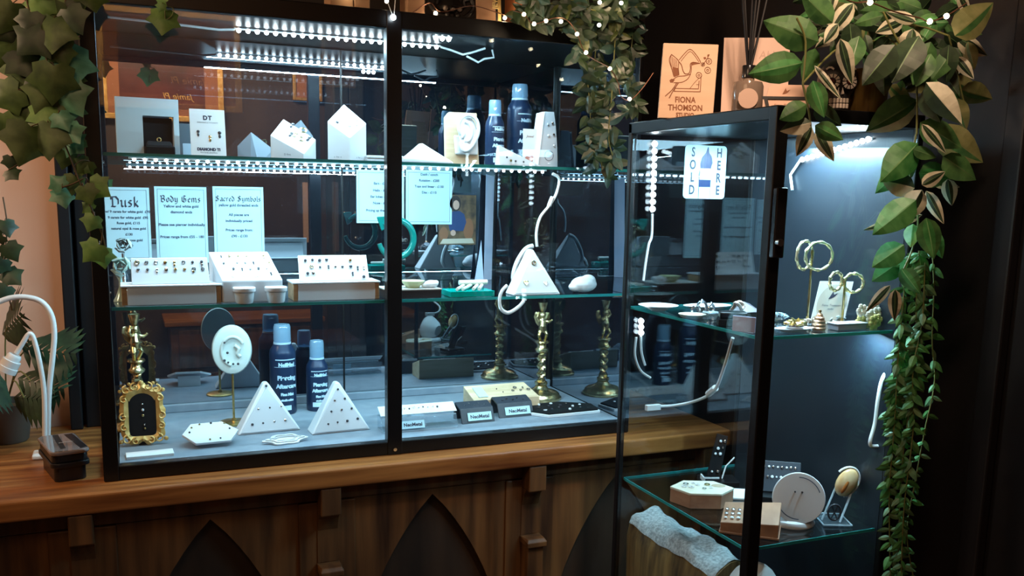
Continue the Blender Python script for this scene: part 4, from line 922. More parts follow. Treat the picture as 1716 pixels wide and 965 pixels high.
# led strips of the tower
led_strip('cool led strip slanting along the upper right inside of the tower', [(X1-.016, -.455, .658), (X1-.016, -.640, .692)], 13, (1, 0, 0), hang=[[(X1-.016, -.455, .658), (X1-.017, -.43, .63), (X1-.018, -.44, .60)]])
led_strip('bright short cool led strip beside the near post of the tower', [(X0+.026, Y0+.022, .698), (X0+.026, Y0+.022, .630)], 8, (-1, 0, 0), dr=.0055)
va, vb = at(1097, 235, y=Y1-.012), at(1093, 356, y=Y1-.012)
led_strip('upright cool led strip on the far pane of the tower', [va, vb], 10, (0, 1, 0), dr=.006, hang=[smooth_path(path([(1093, 358), (1092, 395), (1087, 410), (1082, 440), (1078, 470)], y=Y1-.012))])
led_strip('three led pieces hanging below the middle shelf of the tower', path([(1074, 533), (1074, 562)], y=Y1-.012), 3, (0, 1, 0), dr=.006, hang=[smooth_path(path([(1074, 563), (1075, 590), (1081, 612)], y=Y1-.012)), smooth_path(path([(1066, 565), (1064, 595), (1073, 620), (1090, 633)], y=Y1-.0115))])
area('tower light top', (1.16, -.52, ZT-.030), (1.17, -.50, 0), .24, .30, 4.2, COOL)
area('tower light middle', (1.272, -.700, CM-.012), (1.262, -.60, -.2), .012, .06, 1.5, COOL)
area('tower light side', (X1-.035, -.56, .678), (X1-.02, -.55, .35), .02, .20, 4.0, COOL)
area('tower light near post', (X0+.040, Y0+.030, .664), (X0+.20, Y0+.20, .30), .01, .06, 1.0, COOL)
area('tower light far pane', (va.x, Y1-.022, .62), (va.x, Y1-.3, .3), .01, .13, .5, COOL)
o = thing('power_lead', 'white lead curling down inside the right of the tower below the middle shelf', 'cable', (0, 0, 0))
MB().tube(smooth_path(path([(1512, 590), (1500, 605), (1480, 632), (1472, 665), (1466, 710), (1458, 742), (1466, 748), (1487, 742), (1494, 728), (1502, 716)], y=Y0+.03)), .0035, 8).build('cord', CABLE, o, smooth=True)
MB().tube(path([(1518, 572), (1512, 590)], y=Y0+.03), .0055, 8).build('plug', CABLE, o, smooth=True); MB().tube(path([(1490, 730), (1502, 717)], y=Y0+.0302), .005, 8).build('switch', CABLE, o, smooth=True)
o = thing('power_lead', 'white lead sweeping from the middle shelf to the far pane of the tower', 'cable', (0, 0, 0))
MB().tube(smooth_path([at(1228, 566, x=X0+.03), at(1212, 620, x=X0+.04), at(1196, 655, x=X0+.05), at(1165, 672, y=-.40), at(1125, 680, y=-.34), at(1085, 680, y=Y1-.03)]), .0032, 8).build('cord', CABLE, o, smooth=True)
MB().tube([at(1199, 650, x=X0+.05), at(1187, 660, x=X0+.055)], .0065, 8).build('switch', CABLE, o, smooth=True)
P = at(1088, 683, y=Y1-.035); MB().box(-.008, .026, -.005, .005, -.006, .006).build('plug', CABLE, o, bevel=.001).location = P
# clear spare sign SOLD HERE
sg = thing('shop_sign', 'white SOLD HERE sign with a dark blue bottle inside the tower', 'sign', at(1179, 333, y=Y1-.03)); a_, b_ = at(1142, 330, y=Y1-.03), at(1216, 243, y=Y1-.03); w, h = b_.x-a_.x, b_.z-a_.z
def rrect(x0, x1, z0, z1, r, k=5):
    out = []
    for cx, cz, a0 in ((x1-r, z0+r, -90), (x1-r, z1-r, 0), (x0+r, z1-r, 90), (x0+r, z0+r, 180)):
        for i in range(k+1): a = R(a0+90*i/k); out.append((cx+r*math.cos(a), cz+r*math.sin(a)))
    return out
MB().prism(rrect(-w/2, w/2, 0, h, .008), -.001, .001).build('board', pm('pale sign board', (.42, .60, .66), .5), sg)
mb = MB()
for i, c in enumerate('SOLD'): write(mb, c, .026, TR(-w*.31, -.0014, h*(.79-.235*i)) @ Matrix.Diagonal((.72, 1, 1, 1)) @ UPR, off=.0007)
for i, c in enumerate('HERE'): write(mb, c, .026, TR(w*.32, -.0014, h*(.79-.235*i)) @ Matrix.Diagonal((.72, 1, 1, 1)) @ UPR, off=.0007)
mb.build('lettering', INK, sg)
bt = MB(); bo = [(-.14, .0), (.13, .0), (.14, .46), (.13, .60), (.16, .68), (.13, .80), (.07, .86), (.045, .97), (.03, .97), (-.01, .86), (-.09, .78), (-.13, .66), (-.12, .58), (-.15, .46)]
bt.prism([(x*w+.002*0, z*h) for x, z in bo], -.0018, -.0010).build('bottle_print', NAVY, sg)
mb = MB(); mb.m(0).prism([(-.145*w, .36*h), (.135*w, .36*h), (.13*w, .57*h), (-.13*w, .57*h)], -.0024, -.0018); mb.m(1).prism([(-.14*w, .0), (.12*w, .0), (.125*w, .22*h), (-.14*w, .22*h)], -.0024, -.0018)
mb.build('bottle_label', [pm('bottle label white', (.7, .78, .82), .5), pm('bottle label lilac', (.45, .55, .75), .5)], sg)
# ---- middle shelf of the tower
def ml(px, py): return fit(at(px, py, z=CM))
P = fit(at(1098, 528, y=-.37)); P.z = CM
o = thing('dish', 'shallow white dish at the far left of the tower middle shelf', 'dish', (P.x, -.38, CM)); MB().lathe([(.014, 0), (.018, .002), (.040, .011), (.037, .011), (.014, .003)], 28).build('bowl', WHT, o, smooth=True)
o = thing('dish', 'cream saucer on the tower middle shelf before the silver rings', 'dish', (1.038, -.49, CM)); MB().lathe([(.016, 0), (.022, .002), (.026, .007), (.024, .007), (.012, .003)], 28).build('bowl', pm('cream glaze', (.65, .60, .48), .3), o, smooth=True)
o = thing('dish', 'long white dish behind the silver rings in the tower', 'dish', (1.135, -.40, CM)); MB().lathe([(.020, 0), (.030, .003), (.045, .010), (.042, .010), (.018, .004)], 28, Matrix.Diagonal((1.2, .7, 1, 1))).build('bowl', WHT, o, smooth=True)
for lab, dx, dy, r, tilt in (('round silver ring standing tallest on the tower middle shelf', 1.083, -.455, .0115, 10), ('square silver ring left of the round one in the tower', 1.060, -.470, .0085, -10), ('silver ring leaning right of the round one in the tower', 1.100, -.462, .0090, 55)):
    o = thing('silver_ring', lab, 'ring', (dx, dy, CM))
    MB().tube([(r*math.cos(a), 0, r+.0022+r*math.sin(a)) for a in [2*PI*i/20 for i in range(20)]], .0026, 8, closed=True, M=Matrix.Rotation(R(tilt*.4), 4, 'Z')).build('band', SILV, o, smooth=True)
    MB().hull([(-.006, -.004, 2*r), (.006, -.004, 2*r), (-.006, .004, 2*r), (.006, .004, 2*r), (0, 0, 2*r+.008)]).build('setting', SILV, o, bevel=.001)
o = thing('acrylic_block', 'lilac tinted clear block under the front silver ring', 'display block', (1.062, -.52, CM)); MB().box(-.014, .014, -.012, .012, 0, .012).build('block', ACR, o, bevel=.001); MB().box(-.014, .014, -.012, .012, .0122, .0135).build('top_edge', ACRE, o)
P = ml(1215, 545); o = thing('ring_box', 'dark jewellery box with pale knot beside the near post', 'box', (1.045, -.605, CM), R(-30)); MB().box(-.026, .026, -.02, .02, 0, .014).build('base', CARP, o, bevel=.002); MB().box(-.024, .024, -.018, .018, .0142, .026).build('pad', BLK, o, bevel=.003)
q = MB().tube([(.010*math.cos(a)*(1+.3*math.cos(3*a)), .006*math.sin(a), .010+.006*math.sin(2*a)) for a in [2*PI*i/24 for i in range(24)]], .0032, 7, closed=True).build('knot_ring', pm('pale pink gold', (.8, .68, .58), .25, .6), None, smooth=True); q.location = o.location+Vector((.006, -.004, .0265)); tag(q, 'pale knotted ring lying on the dark box beside the near post', 'ring')
q = MB().box(-.020, .020, -.0015, .0015, 0, .026).build('ticket', pm('lilac card', (.52, .50, .72), .5)); q.location = (1.022, -.668, CM); q.rotation_euler = (0, 0, R(-58)); tag(q, 'small lilac ticket standing at the shelf edge by the near post', 'ticket')
# right part : hoops on stands
def hoop_stand(label, loc, ztop, rings, rz):
    o = thing('hoop_stand', label, 'earring stand', loc, rz); MB().lathe([(.020, 0), (.020, .004), (.003, .005), (.0022, .012)], 20).build('base', GOLD, o, smooth=True)
    MB().tube([(0, 0, .010), (0, 0, ztop)], .0022, 8).build('rod', BRASS, o, smooth=True)
    lab, gr, spec = rings
    for (dx, dz, r, ry) in spec:
        mb = MB(); k = 28
        v = [Matrix.Rotation(R(ry), 4, 'Z') @ Vector((r*math.cos(a), 0, r*math.sin(a))) for a in [2*PI*i/k for i in range(k)]]
        mb.tube(v, [.0030+.0010*math.sin(i*2.2) for i in range(k)], 8, closed=True)
        h = mb.build('hoop_earring', pm('pale gold', (.86, .80, .52), .22, .85), None, smooth=True); h.location = Vector(loc)+Vector((dx, -.004 if dx > 0 else .004, dz)); tag(h, lab, 'earring', gr)
P = Vector((1.212, -.605, CM)); s_ = 1/ppm(P); z1 = at(1368, 428, y=P.y).z-CM
hoop_stand('tall gold rod stand of two large twisted hoops in the tower', P, z1+.010, ('large twisted pale gold hoop on the taller rod stand', 'large hoops on the tall stand', [(-.0135, z1, .026, 18), (.0125, z1-.001, .0255, -18)]), R(0))
P2 = Vector((1.257, -.645, CM)); z2 = at(1430, 470, y=P2.y).z-CM
hoop_stand('shorter gold rod stand of two small hoops before the bird card', P2, z2, ('smaller gold hoop on the shorter rod stand', 'small hoops on the short stand', [(-.018, z2-.001, .0165, 8), (.0165, z2-.004, .0170, -30)]), 0)
P = Vector((1.243, -.622, CM)); o = thing('logo_card', 'white leaning card with a bird in a pale oval', 'card', P, R(-22)); w, h = .062, .078; LNn = TR(rx=R(-14)) @ Matrix(((1, 0, .25, 0), (0, 1, 0, 0), (0, 0, 1, 0), (0, 0, 0, 1)))
MB().box(-w/2, w/2, -.001, .001, 0, h, LNn).build('card', WHT2, o)
MB().prism([(w*.44*math.cos(2*PI*i/28), h*.47+h*.45*math.sin(2*PI*i/28)) for i in range(28)], -.0014, -.0011, LNn).build('oval', pm('beige oval', (.58, .54, .46), .6), o)
BIRD = [(-.5, .1), (-.3, .6), (-.15, .95), (-.02, .5), (.12, .35), (.32, .55), (.6, .62), (.42, .42), (.30, .2), (.05, -.05), (-.35, -.25), (-.7, -.3)]
MB().prism([(x*.012, h*.62+z*.012) for x, z in BIRD], -.0018, -.0015, LNn).build('bird_mark', INK, o)
mb = MB(); write(mb, 'Fiona Thomson', .0055, LNn @ TR(0, -.0016, h*.40) @ UPR); write(mb, 'studio', .0045, LNn @ TR(0, -.0016, h*.32) @ UPR); mb.build('lettering', INKS, o)
MB().hull([(-.01, .002, 0), (.01, .002, 0), (-.01, .022, 0), (.01, .022, 0), (-.004, .012, .035), (.012, .012, .035)]).build('easel', WHT, o)
def cluster(label, loc, a, b, n, mat, r=.005, name='gem_cluster'):
    o = thing(name, label, 'jewellery', loc); MB().lathe([(a*.9, 0), (a, .003), (a*.9, .006)], 20, Matrix.Diagonal((1, b/a, 1, 1))).build('setting', SILV, o, smooth=True); rs = random.Random(int(loc[0]*9999)); mb = MB()
    for i in range(n):
        t = rs.random()*2*PI; q = math.sqrt(rs.random()); mb.hull([Vector((a*q*math.cos(t), b*q*math.sin(t), .008+.012*(1-q)*rs.random()))+Vector((rs.uniform(-r, r), rs.uniform(-r, r), rs.uniform(-r, r)*.8)) for _ in range(8)])
    mb.build('stones', mat, o); return o
PALEB = pm('pale blue crystal', (.55, .75, .86), .08, .35)
cluster('heap of pale blue crystal jewellery right of the short hoop stand', (1.270, -.610, CM), .026, .026, 40, PALEB)
cluster('pale crystal jewellery behind the tall hoop stand', (1.172, -.560, CM), .024, .020, 30, PALEB)
cluster('cream pearl jewellery at the foot of the bird card', (1.196, -.645, CM), .017, .014, 22, pm('pearl', (.78, .74, .62), .2))
cluster('gold nugget jewellery at the shelf front', (1.112, -.690, CM+.0062), .018, .012, 18, GOLD)
o = thing('dish', 'long white dish carrying gold nuggets at the shelf front', 'dish', (1.112, -.688, CM)); MB().lathe([(.022, 0), (.026, .003), (.034, .006), (.030, .0055), (.012, .0045)], 28, Matrix.Diagonal((1.15, .58, 1, 1))).build('plate', WHT, o, smooth=True)
o = thing('gold_hive', 'small banded gold beehive pot on the tower middle shelf', 'ornament', (1.166, -.688, CM)); MB().lathe([(.011, 0), (.0125, .004), (.011, .006), (.012, .010), (.0105, .012), (.011, .016), (.009, .018), (.009, .022), (.006, .024), (.005, .028), (.001, .031)], 20).build('body', noisy('rose gold', (.55, .30, .18), (.75, .48, .30), (60, 60, 60), .3, metal=.8), o, smooth=True); MB().ball((0, 0, .033), .003, n=8).build('knob', BRASS, o, smooth=True)
o = thing('display_riser', 'low grey riser slab under the short hoop stand area', 'display riser', (1.222, -.695, CM)); MB().box(-.030, .034, -.012, .014, 0, .010).build('slab', pm('grey riser', (.25, .26, .30), .4), o, bevel=.001); MB().box(-.032, .036, -.013, .015, .0102, .0125).build('top_plate', LAV, o, bevel=.001)
o = thing('black_box', 'dark folded box behind the near post with a faceted lid', 'box', (1.120, -.560+.02, CM)); MB().box(-.022, .022, -.02, .02, 0, .016).build('base', BLK, o, bevel=.001); MB().hull([(-.022, -.02, .0162), (.022, -.02, .0162), (-.022, .02, .0162), (.022, .02, .0162), (-.004, 0, .034), (.01, .0, .030)]).build('lid', pm('dusky lid', (.10, .08, .10), .35), o)
o = thing('flower_posy', 'yellow and white paper flowers at the right end of the tower middle shelf', 'flowers', (1.274, -.690, CM)); mb = MB(); rs = random.Random(5)
for k in range(12):
    c = Vector((rs.uniform(-.020, .020), rs.uniform(-.010, .010), rs.uniform(.008, .034))); mb.mi = 0 if c.z < .022 else 1
    for q in range(5):
        a = 2*PI*q/5+k; mb.ball(c+Vector((.007*math.cos(a), -.002, .007*math.sin(a))), .0055, (1, .5, 1), 8)
mb.build('petals', [pm('yellow petal', (.72, .62, .22), .6), pm('white petal', (.75, .72, .62), .6)], o); MB().tube([(0, 0, 0), (0, 0, .02)], .004, 8).build('stem', STEM, o)
# ---- lower shelf of the tower
def lw(px, py): return fit(at(px, py, z=CB))
a_, b_ = lw(1127, 845), lw(1228, 857)
o = thing('hexagon_box', 'cream topped hexagonal wooden box with rings on the lower tower shelf', 'jewellery box', (1.078, -.497, CB), R(-24)); 
hx = [(-.062, .0), (-.030, .040), (.030, .040), (.062, .0), (.030, -.040), (-.030, -.040)]
MB().hull([(x, y, z) for x, y in hx for z in (0, .026)]).build('box', BWOOD, o, bevel=.001); MB().hull([(x*1.01, y*1.01, z) for x, y in hx for z in (.0262, .031)]).build('pad', pm('cream pad', (.78, .74, .60), .7), o, bevel=.001)
T = Matrix.Translation(o.location) @ Matrix.Rotation(R(-24), 4, 'Z') @ Matrix(((1, 0, 0, 0), (0, 0, 1, 0), (0, -1, 0, .0312), (0, 0, 0, 1)))
studs(T, [(-.03, .012), (-.022, -.006), (-.036, -.004), (-.008, .008), (.002, -.012), (.016, -.006), (.012, .012), (-.014, .02)], .0036, 'pale ring lying on the cream hexagon box', 'rings on the hexagon box', kinds=('ring',), mats=[SILV, BRASS, WHT])
MB().prism([(x*.014+.034, z*.010+.010) for x, z in [(math.cos(2*PI*i/16), math.sin(2*PI*i/16)) for i in range(16)]], -.0316, -.0311, Matrix.Rotation(R(-90), 4, 'X')).build('round_mark', pm('tan mark', (.50, .38, .26), .7), o)
o = thing('wooden_wedge', 'red brown wooden wedge block of studs behind the near post', 'display block', (1.074, -.655, CB), R(-42)); MB().hull([(-.05, -.034, 0), (.05, -.034, 0), (-.05, .034, 0), (.05, .034, 0), (-.05, -.034, .020), (.05, -.034, .028), (-.05, .034, .036), (.05, .034, .048)]).build('block', BWOOD, o, bevel=.0015)
MB().box(-.052, .052, -.036, .036, 0, .004).build('base', BWOOD, o, bevel=.001)
T = Matrix.Translation(o.location) @ Matrix.Rotation(R(-42), 4, 'Z') @ TR(0, -.034, .0245, rx=R(-77), ry=R(-4))
studs(T, [(-.042+.011*i, .012+.014*j) for i in range(4) for j in range(3)], .0034, 'round white stud on the red brown wedge', 'studs on the wooden wedge', mats=[SILV, WHT])
P = lw(1340, 893); o = thing('round_display', 'round white disc display leaning on a cone shaped white foot', 'display', (1.168, -.662, CB), R(-2)); rz_ = .060
MT_ = TR(0, -.006, .0535, rx=R(-12), rz=R(-32)) @ Matrix.Diagonal((.82, .95, .82, 1))
mb = MB(); mb.lathe([(.0555, -.0045), (.057, -.002), (.057, .002), (.0555, .004), (.001, .004)], 44, MT_ @ UPR); mb.build('disc', LAV, o, smooth=True)
mb = MB(); mb.lathe([(.056, -.0047), (.054, -.012), (.042, -.040), (.026, -.056), (.001, -.058)], 36, MT_ @ UPR); mb.build('cone_body', WHT2, o, smooth=True)
MB().lathe([(.042, 0), (.043, .003), (.040, .010), (.030, .014)], 32, TR(.004, .016, 0)).build('foot', WHT, o, smooth=True)
mb = MB()
for a0 in (20, 200):
    for i in range(12):
        a = R(a0+i*6); b2 = R(a0+i*6+6); mb.face([MT_ @ Vector((r*math.cos(q), -.0046, r*math.sin(q))) for r, q in ((.0455, a), (.0475, a), (.0475, b2), (.0455, b2))])
mb.build('curved_lettering_line', INKS, o)
studs(Matrix.Translation(o.location) @ Matrix.Rotation(R(-2), 4, 'Z') @ MT_ @ Matrix.Translation((0, -.0048, 0)), [(-.009, .014), (.006, .014)], .0024, 'tiny dark stud in the round white disc', 'studs in the round white disc', mats=[DGEM])
# gem panel on stand
o = thing('stud_board', 'black leaning panel with two rows of pale studs behind the white disc', 'stud board', (1.236, -.535, CB), R(-34)); LNn = TR(0, 0, .014, rx=R(-24))
MB().box(-.040, .040, -.0015, .0015, 0, .062, LNn).build('panel', pm('slate panel', (.035, .042, .055), .4), o, bevel=.001); MB().box(-.046, .046, -.03, .03, 0, .012).build('stand', BLK, o, bevel=.001)
T = Matrix.Translation(o.location) @ Matrix.Rotation(R(-34), 4, 'Z') @ LNn @ Matrix.Translation((0, -.0016, 0))
studs(T, [(-.030+.0085*i, .050) for i in range(8)]+[(-.032+.0085*i, .030) for i in range(8)], .0026, 'pale round stud on the black leaning panel', 'studs on the black leaning panel', mats=[SILV, WHT, SILV], kinds=('disc', 'ball'))
# tall black strip stand left of post
o = thing('bracelet_stand', 'tall black studded strap stand on a white bracket', 'display stand', (1.180, -.405, CB), R(-20)); 
MB().box(-.036, .040, -.028, .026, 0, .010).build('base', BLK, o, bevel=.001); MB().box(-.036, -.0335, -.030, .0, .0102, .020).box(-.036, -.004, -.0305, -.0282, .0182, .0212).build('bracket', CABLE, o)
LNn = TR(-.008, .004, .010, rx=R(-14), ry=R(14)); MB().hull([LNn @ Vector(p) for p in ((-.014, -.003, 0), (.014, -.003, 0), (-.014, .003, 0), (.014, .003, 0), (-.012, -.003, .092), (.012, -.003, .092), (-.012, .003, .092), (.012, .003, .092))]).build('strap', CARP, o, bevel=.001)
mb = MB(); mb.tube([LNn @ Vector((.018, -.004, .0)), LNn @ Vector((.020, -.006, .03)), LNn @ Vector((.034, -.006, .052))], .0016, 6); mb.build('prop', CABLE, o, smooth=True)
T = Matrix.Translation(o.location) @ Matrix.Rotation(R(-20), 4, 'Z') @ LNn @ Matrix.Translation((0, -.0032, 0))
studs(T, [(-.006, .012), (.006, .015), (-.007, .05), (.003, .052), (-.004, .062), (.006, .066), (-.002, .078), (.007, .080)], .003, 'silver stud on the tall black strap', 'studs on the tall black strap', mats=[SILV, WHT])
o = thing('acrylic_block', 'white folded card wedge beside the near post on the lower shelf', 'card', (1.172, -.500, CB), R(-30)); MB().hull([(-.03, -.015, 0), (.03, -.015, 0), (-.03, .015, 0), (.03, .015, 0), (-.03, .012, .014), (.024, .012, .014)]).build('wedge', WHT, o); MB().box(-.03, .03, -.016, -.0152, .0, .003).build('front_edge', WHT2, o); o.name = 'card_wedge'
# acrylic ear stand with shell
o = thing('shell_display', 'amber lined shell held on a clear acrylic stand at the tower right', 'display stand', (1.255, -.668, CB), R(-24))
MB().box(-.030, .022, -.034, .030, 0, .003).build('base', ACR, o, bevel=.001)
mb = MB()
for a, b in (((-.030, -.034), (.022, -.034)), ((.022, -.034), (.022, .030)), ((.022, .030), (-.030, .030)), ((-.030, .030), (-.030, -.034))): mb.tube([(a[0], a[1], .0032), (b[0], b[1], .0032)], .0014, 6)
mb.build('base_edge', ACRE, o)
mb = MB(); mb.tube([(-.026, -.01, .004), (.006, .014, .068)], .0020, 6).tube([(.004, -.02, .004), (.030, .006, .052)], .0022, 6).build('arms', ACRE, o)
MSH = TR(.020, .008, .068, ry=R(28), rz=R(8)); mb = MB(); mb.ball((0, 0, 0), .026, (.78, .40, 1.08), 18, M=MSH.to_3x3().to_4x4()); s_ = mb.build('shell', AMBER, o, smooth=True); s_.location = (.020, .006, .072)
mb = MB(); mb.tube([Matrix.Rotation(R(28), 4, 'Y') @ Vector((.023*math.cos(a), .004, .030*math.sin(a))) for a in [R(-60+220*i/18) for i in range(19)]], .0022, 7); r_ = mb.build('shell_lip', WHT, o, smooth=True); r_.location = (.020, .006, .072)
mb = MB(); mb.ball((0, 0, 0), .006, (.7, .5, 2.4), 10, M=Matrix.Rotation(R(26), 4, 'Y')); r_ = mb.build('dark_seam', pm('amber core', (.42, .14, .03), .3), o, smooth=True); r_.location = (.014, -.003, .066)
q = MB(); q.tube([(.012*math.cos(a), 0, .015+.015*math.sin(a)) for a in [2*PI*i/22 for i in range(22)]], .0020, 7, closed=True)
for k in range(6): q.tube([(0, 0, .015), (.011*math.cos(k*PI/3), 0, .015+.014*math.sin(k*PI/3))], .0012, 5)
q = q.build('filigree_drop', DGEM, None, smooth=True); q.location = (1.247, -.676, CB+.0045); q.rotation_euler = (0, 0, R(-20)); tag(q, 'dark round filigree drop leaning on the clear stand under the shell', 'earring')
# below the lower shelf: log and white globe on the next shelf
LZ = -.3795
lg = thing('log_block', 'rough brown wooden log with painted pale light on top beneath the lower tower shelf', 'log', (1.078, -.455, LZ), R(0))
mb = MB(); n = 22; k = 16; rs = random.Random(3); v = []
for i in range(k+1):
    y = -.155+.31*i/k
    for j in range(n):
        a = 2*PI*j/n; c, s = math.cos(a), math.sin(a); q = 1/((abs(c)**5+abs(s)**5)**(1/5)); wob = 1+.035*math.sin(5*a+i*.5)+.02*math.sin(i*1.9+2*a)
        v.append((.048*c*q*wob, y, .146+.143*s*q*(wob if s > 0 else 1)))
mb._add(v, [(i*n+j, i*n+(j+1) % n, (i+1)*n+(j+1) % n, (i+1)*n+j) for i in range(k) for j in range(n)]+[list(range(n-1, -1, -1)), list(range(k*n, (k+1)*n))])
bmesh.ops.recalc_face_normals(mb.bm, faces=mb.bm.faces[:])
mb.build('log', noisy('log bark', (.05, .026, .009), (.28, .17, .055), (55, 45, 3), .7, detail=6, bump=.3), lg, smooth=True)
mb = MB(); v = []
for i in range(k+1):
    y = -.152+.304*i/k
    for j in range(11):
        a = R(52+86*j/10); c, s = math.cos(a), math.sin(a); q = 1/((abs(c)**5+abs(s)**5)**(1/5)); wob = 1.012+.035*math.sin(5*a+i*.5)+.02*math.sin(i*1.9+2*a)
        v.append((.048*c*q*wob, y, .146+.143*s*q*wob))
mb._add(v, [(i*11+j, (i+1)*11+j, (i+1)*11+j+1, i*11+j+1) for i in range(k) for j in range(10)])
mb.build('painted_lit_top', noisy('painted lit bark', (.26, .28, .29), (.50, .52, .54), (160, 160, 160), .9, bump=.4), lg, smooth=True)  # pale skin paints the light falling on the log from above
gl = thing('globe', 'white globe lamp shape partly seen below the near post', 'ornament', (1.10, -.688, LZ)); MB().lathe([(.030, 0), (.032, .006), (.022, .012), (.016, .10), (.020, .205)], 24).build('foot', WHT2, gl, smooth=True); MB().ball((0, 0, .262), .050, (1, .85, 1.1), 24).build('globe', WHT, gl, smooth=True)
gl.location = (1.075, -.672, LZ)
# ================================================================== on top of the tower
TZ = ZT+.0005
P = at(1148, 196, z=TZ); P = Vector((1.040, -.435, TZ))
sg = thing('shop_sign', 'pale wooden FIONA THOMSON STUDIO sign with a crane in an arch', 'sign', P, R(-20)); LNn = Matrix.Rotation(R(-7), 4, 'X')
sw, sh = .102, .138
MB().hull([LNn @ Vector(p) for p in ((-sw/2-.004, -.003, 0), (sw/2-.002, -.003, 0), (-sw/2-.004, .003, 0), (sw/2-.002, .003, 0), (-sw/2+.004, -.003, sh), (sw/2+.006, -.003, sh), (-sw/2+.004, .003, sh), (sw/2+.006, .003, sh))]).build('board', SIGNW, sg, bevel=.001)
MB().hull([(-.03, .004, 0), (.03, .004, 0), (-.03, .05, 0), (.03, .05, 0), (-.03, .022, .10), (.03, .022, .10)]).build('easel', PINE, sg)
def sp(px, py):
    """zoomed drawing coordinates -> board coordinates"""
    v = (py-130)/(920-130); xl = 325+(245-325)*v; xr = 905+(825-905)*v
    u = (px-xl)/(xr-xl); z = sh*(1-v)
    return Vector((-sw/2+u*sw+(-.003+.008*(z/sh)), -.0034, z))
def stroke(mb, pts, wd=.0016, closed=False, k=3):
    q = [sp(*p) for p in pts]
    if k: q = smooth_path(q, k)
    if closed: q.append(q[0])
    for a, b in zip(q, q[1:]):
        d = b-a
        if d.length < 1e-6: continue
        nn = Vector((-d.z, 0, d.x)).normalized()*wd/2; d2 = d.normalized()*wd*.3
        mb.face([LNn @ (a-d2+nn), LNn @ (b+d2+nn), LNn @ (b+d2-nn), LNn @ (a-d2-nn)])
mb = MB()
stroke(mb, [(480, 305), (540, 235), (600, 188), (660, 240), (700, 300), (712, 330)], .0014); stroke(mb, [(500, 318), (550, 255), (600, 212), (650, 258), (690, 318)], .0010)
stroke(mb, [(712, 470), (700, 634), (420, 636), (430, 605), (680, 604), (690, 520)], .0014, k=0)
stroke(mb, [(400, 250), (378, 290), (380, 340), (400, 400), (420, 480)], .0016); stroke(mb, [(400, 250), (440, 280), (475, 320), (470, 380), (475, 460)], .0014)
for i in range(5): stroke(mb, [(395+i*14, 262+i*12), (390+i*16, 330), (398+i*14, 380)], .0010)
mb.face([LNn @ sp(*p) for p in ((405, 380), (470, 390), (476, 465), (425, 485))])
stroke(mb, [(475, 320), (505, 360), (520, 420), (545, 450), (585, 440), (600, 390), (600, 345), (630, 325), (700, 335)], .0016)
mb.face([LNn @ sp(*p) for p in ((605, 335), (640, 325), (705, 336), (640, 350), (610, 362))])
stroke(mb, [(610, 362), (605, 430), (570, 500), (500, 540), (420, 545)], .0014); stroke(mb, [(600, 450), (540, 470), (460, 480), (400, 520)], .0014)
mb.face([LNn @ sp(*p) for p in ((372, 522), (395, 505), (430, 512), (410, 545), (380, 545))])
stroke(mb, [(450, 545), (400, 620), (325, 688)], .0018); stroke(mb, [(465, 550), (410, 630), (365, 708)], .0018)
stroke(mb, [(690, 490), (640, 540), (590, 602)], .0010); stroke(mb, [(660, 560), (690, 560)], .0010)
for cx, cy, r in ((690, 460, 30), (785, 405, 32), (800, 310, 30), (735, 345, 18)):
    stroke(mb, [(cx+r*math.cos(2*PI*i/9), cy+r*math.sin(2*PI*i/9)) for i in range(9)], .0012, True); stroke(mb, [(cx+r*.35*math.cos(2*PI*i/6), cy+r*.35*math.sin(2*PI*i/6)) for i in range(6)], .0010, True)
stroke(mb, [(735, 345), (770, 300), (805, 240)], .0012); mb.face([LNn @ sp(*p) for p in ((740, 270), (765, 265), (772, 285), (748, 292))]); mb.face([LNn @ sp(*p) for p in ((785, 240), (806, 234), (800, 256), (782, 262))])
mb.build('engraved_crane', BROWN, sg)
mb = MB()
for s, size, cx, py in (('FIONA', .0150, 535, 752), ('THOMSON', .0150, 535, 836), ('STUDIO', .0110, 530, 905)):
    me = text_me(s, size, off=.0004, space=1.02); q = sp(cx, py); M_ = LNn @ Matrix.Translation(q) @ Matrix(((.86, .0, 0, 0), (0, 1, 0, 0), (0, 0, 1, 0), (0, 0, 0, 1))) @ UPR; mb.mesh(me, M_); bpy.data.meshes.remove(me)
mb.build('lettering', BROWN, sg)
# reed diffuser
P = Vector((1.085, -.555, TZ)); o = thing('reed_diffuser', 'amber reed diffuser bottle with black collar and dark reeds', 'diffuser', P)
br, bh = .027, .058
MB().lathe([(br*.96, 0), (br, .003), (br, bh-.008), (br*.9, bh-.001), (.011, bh+.002), (.010, bh+.006)], 28).build('bottle', pm('smoky brown glass', (.20, .15, .12), .12), o, smooth=True)
MB().lathe([(.0105, bh+.006), (.0125, bh+.007), (.0125, bh+.026), (.0115, bh+.0275), (.007, bh+.0275)], 24).build('collar', BLKG, o, smooth=True)
mb = MB(); mb.prism([(.017*math.cos(2*PI*i/24)-.003, .027+.017*math.sin(2*PI*i/24)) for i in range(24)], -br-.0012, -br-.0004, Matrix.Rotation(R(-28), 4, 'Z')); mb.build('round_label', pm('blush label', (.62, .44, .36), .6), o)
for i, (dx, dy, hh) in enumerate(((-.028, 0, .17), (-.016, .01, .18), (-.006, -.004, .175), (.008, .0, .185), (.020, .004, .18), (.032, -.004, .17), (.014, .012, .18))):
    MB().tube([(dx*.10, dy*.1, bh+.024), (dx, dy, bh+hh)], .0022, 6).build('reed', BLK2, o)
P = Vector((1.150, -.490, TZ)); o = thing('menu_card', 'tall blush card standing behind the reed diffuser', 'card', P, R(-30)); M_ = Matrix.Rotation(R(-6), 4, 'X')
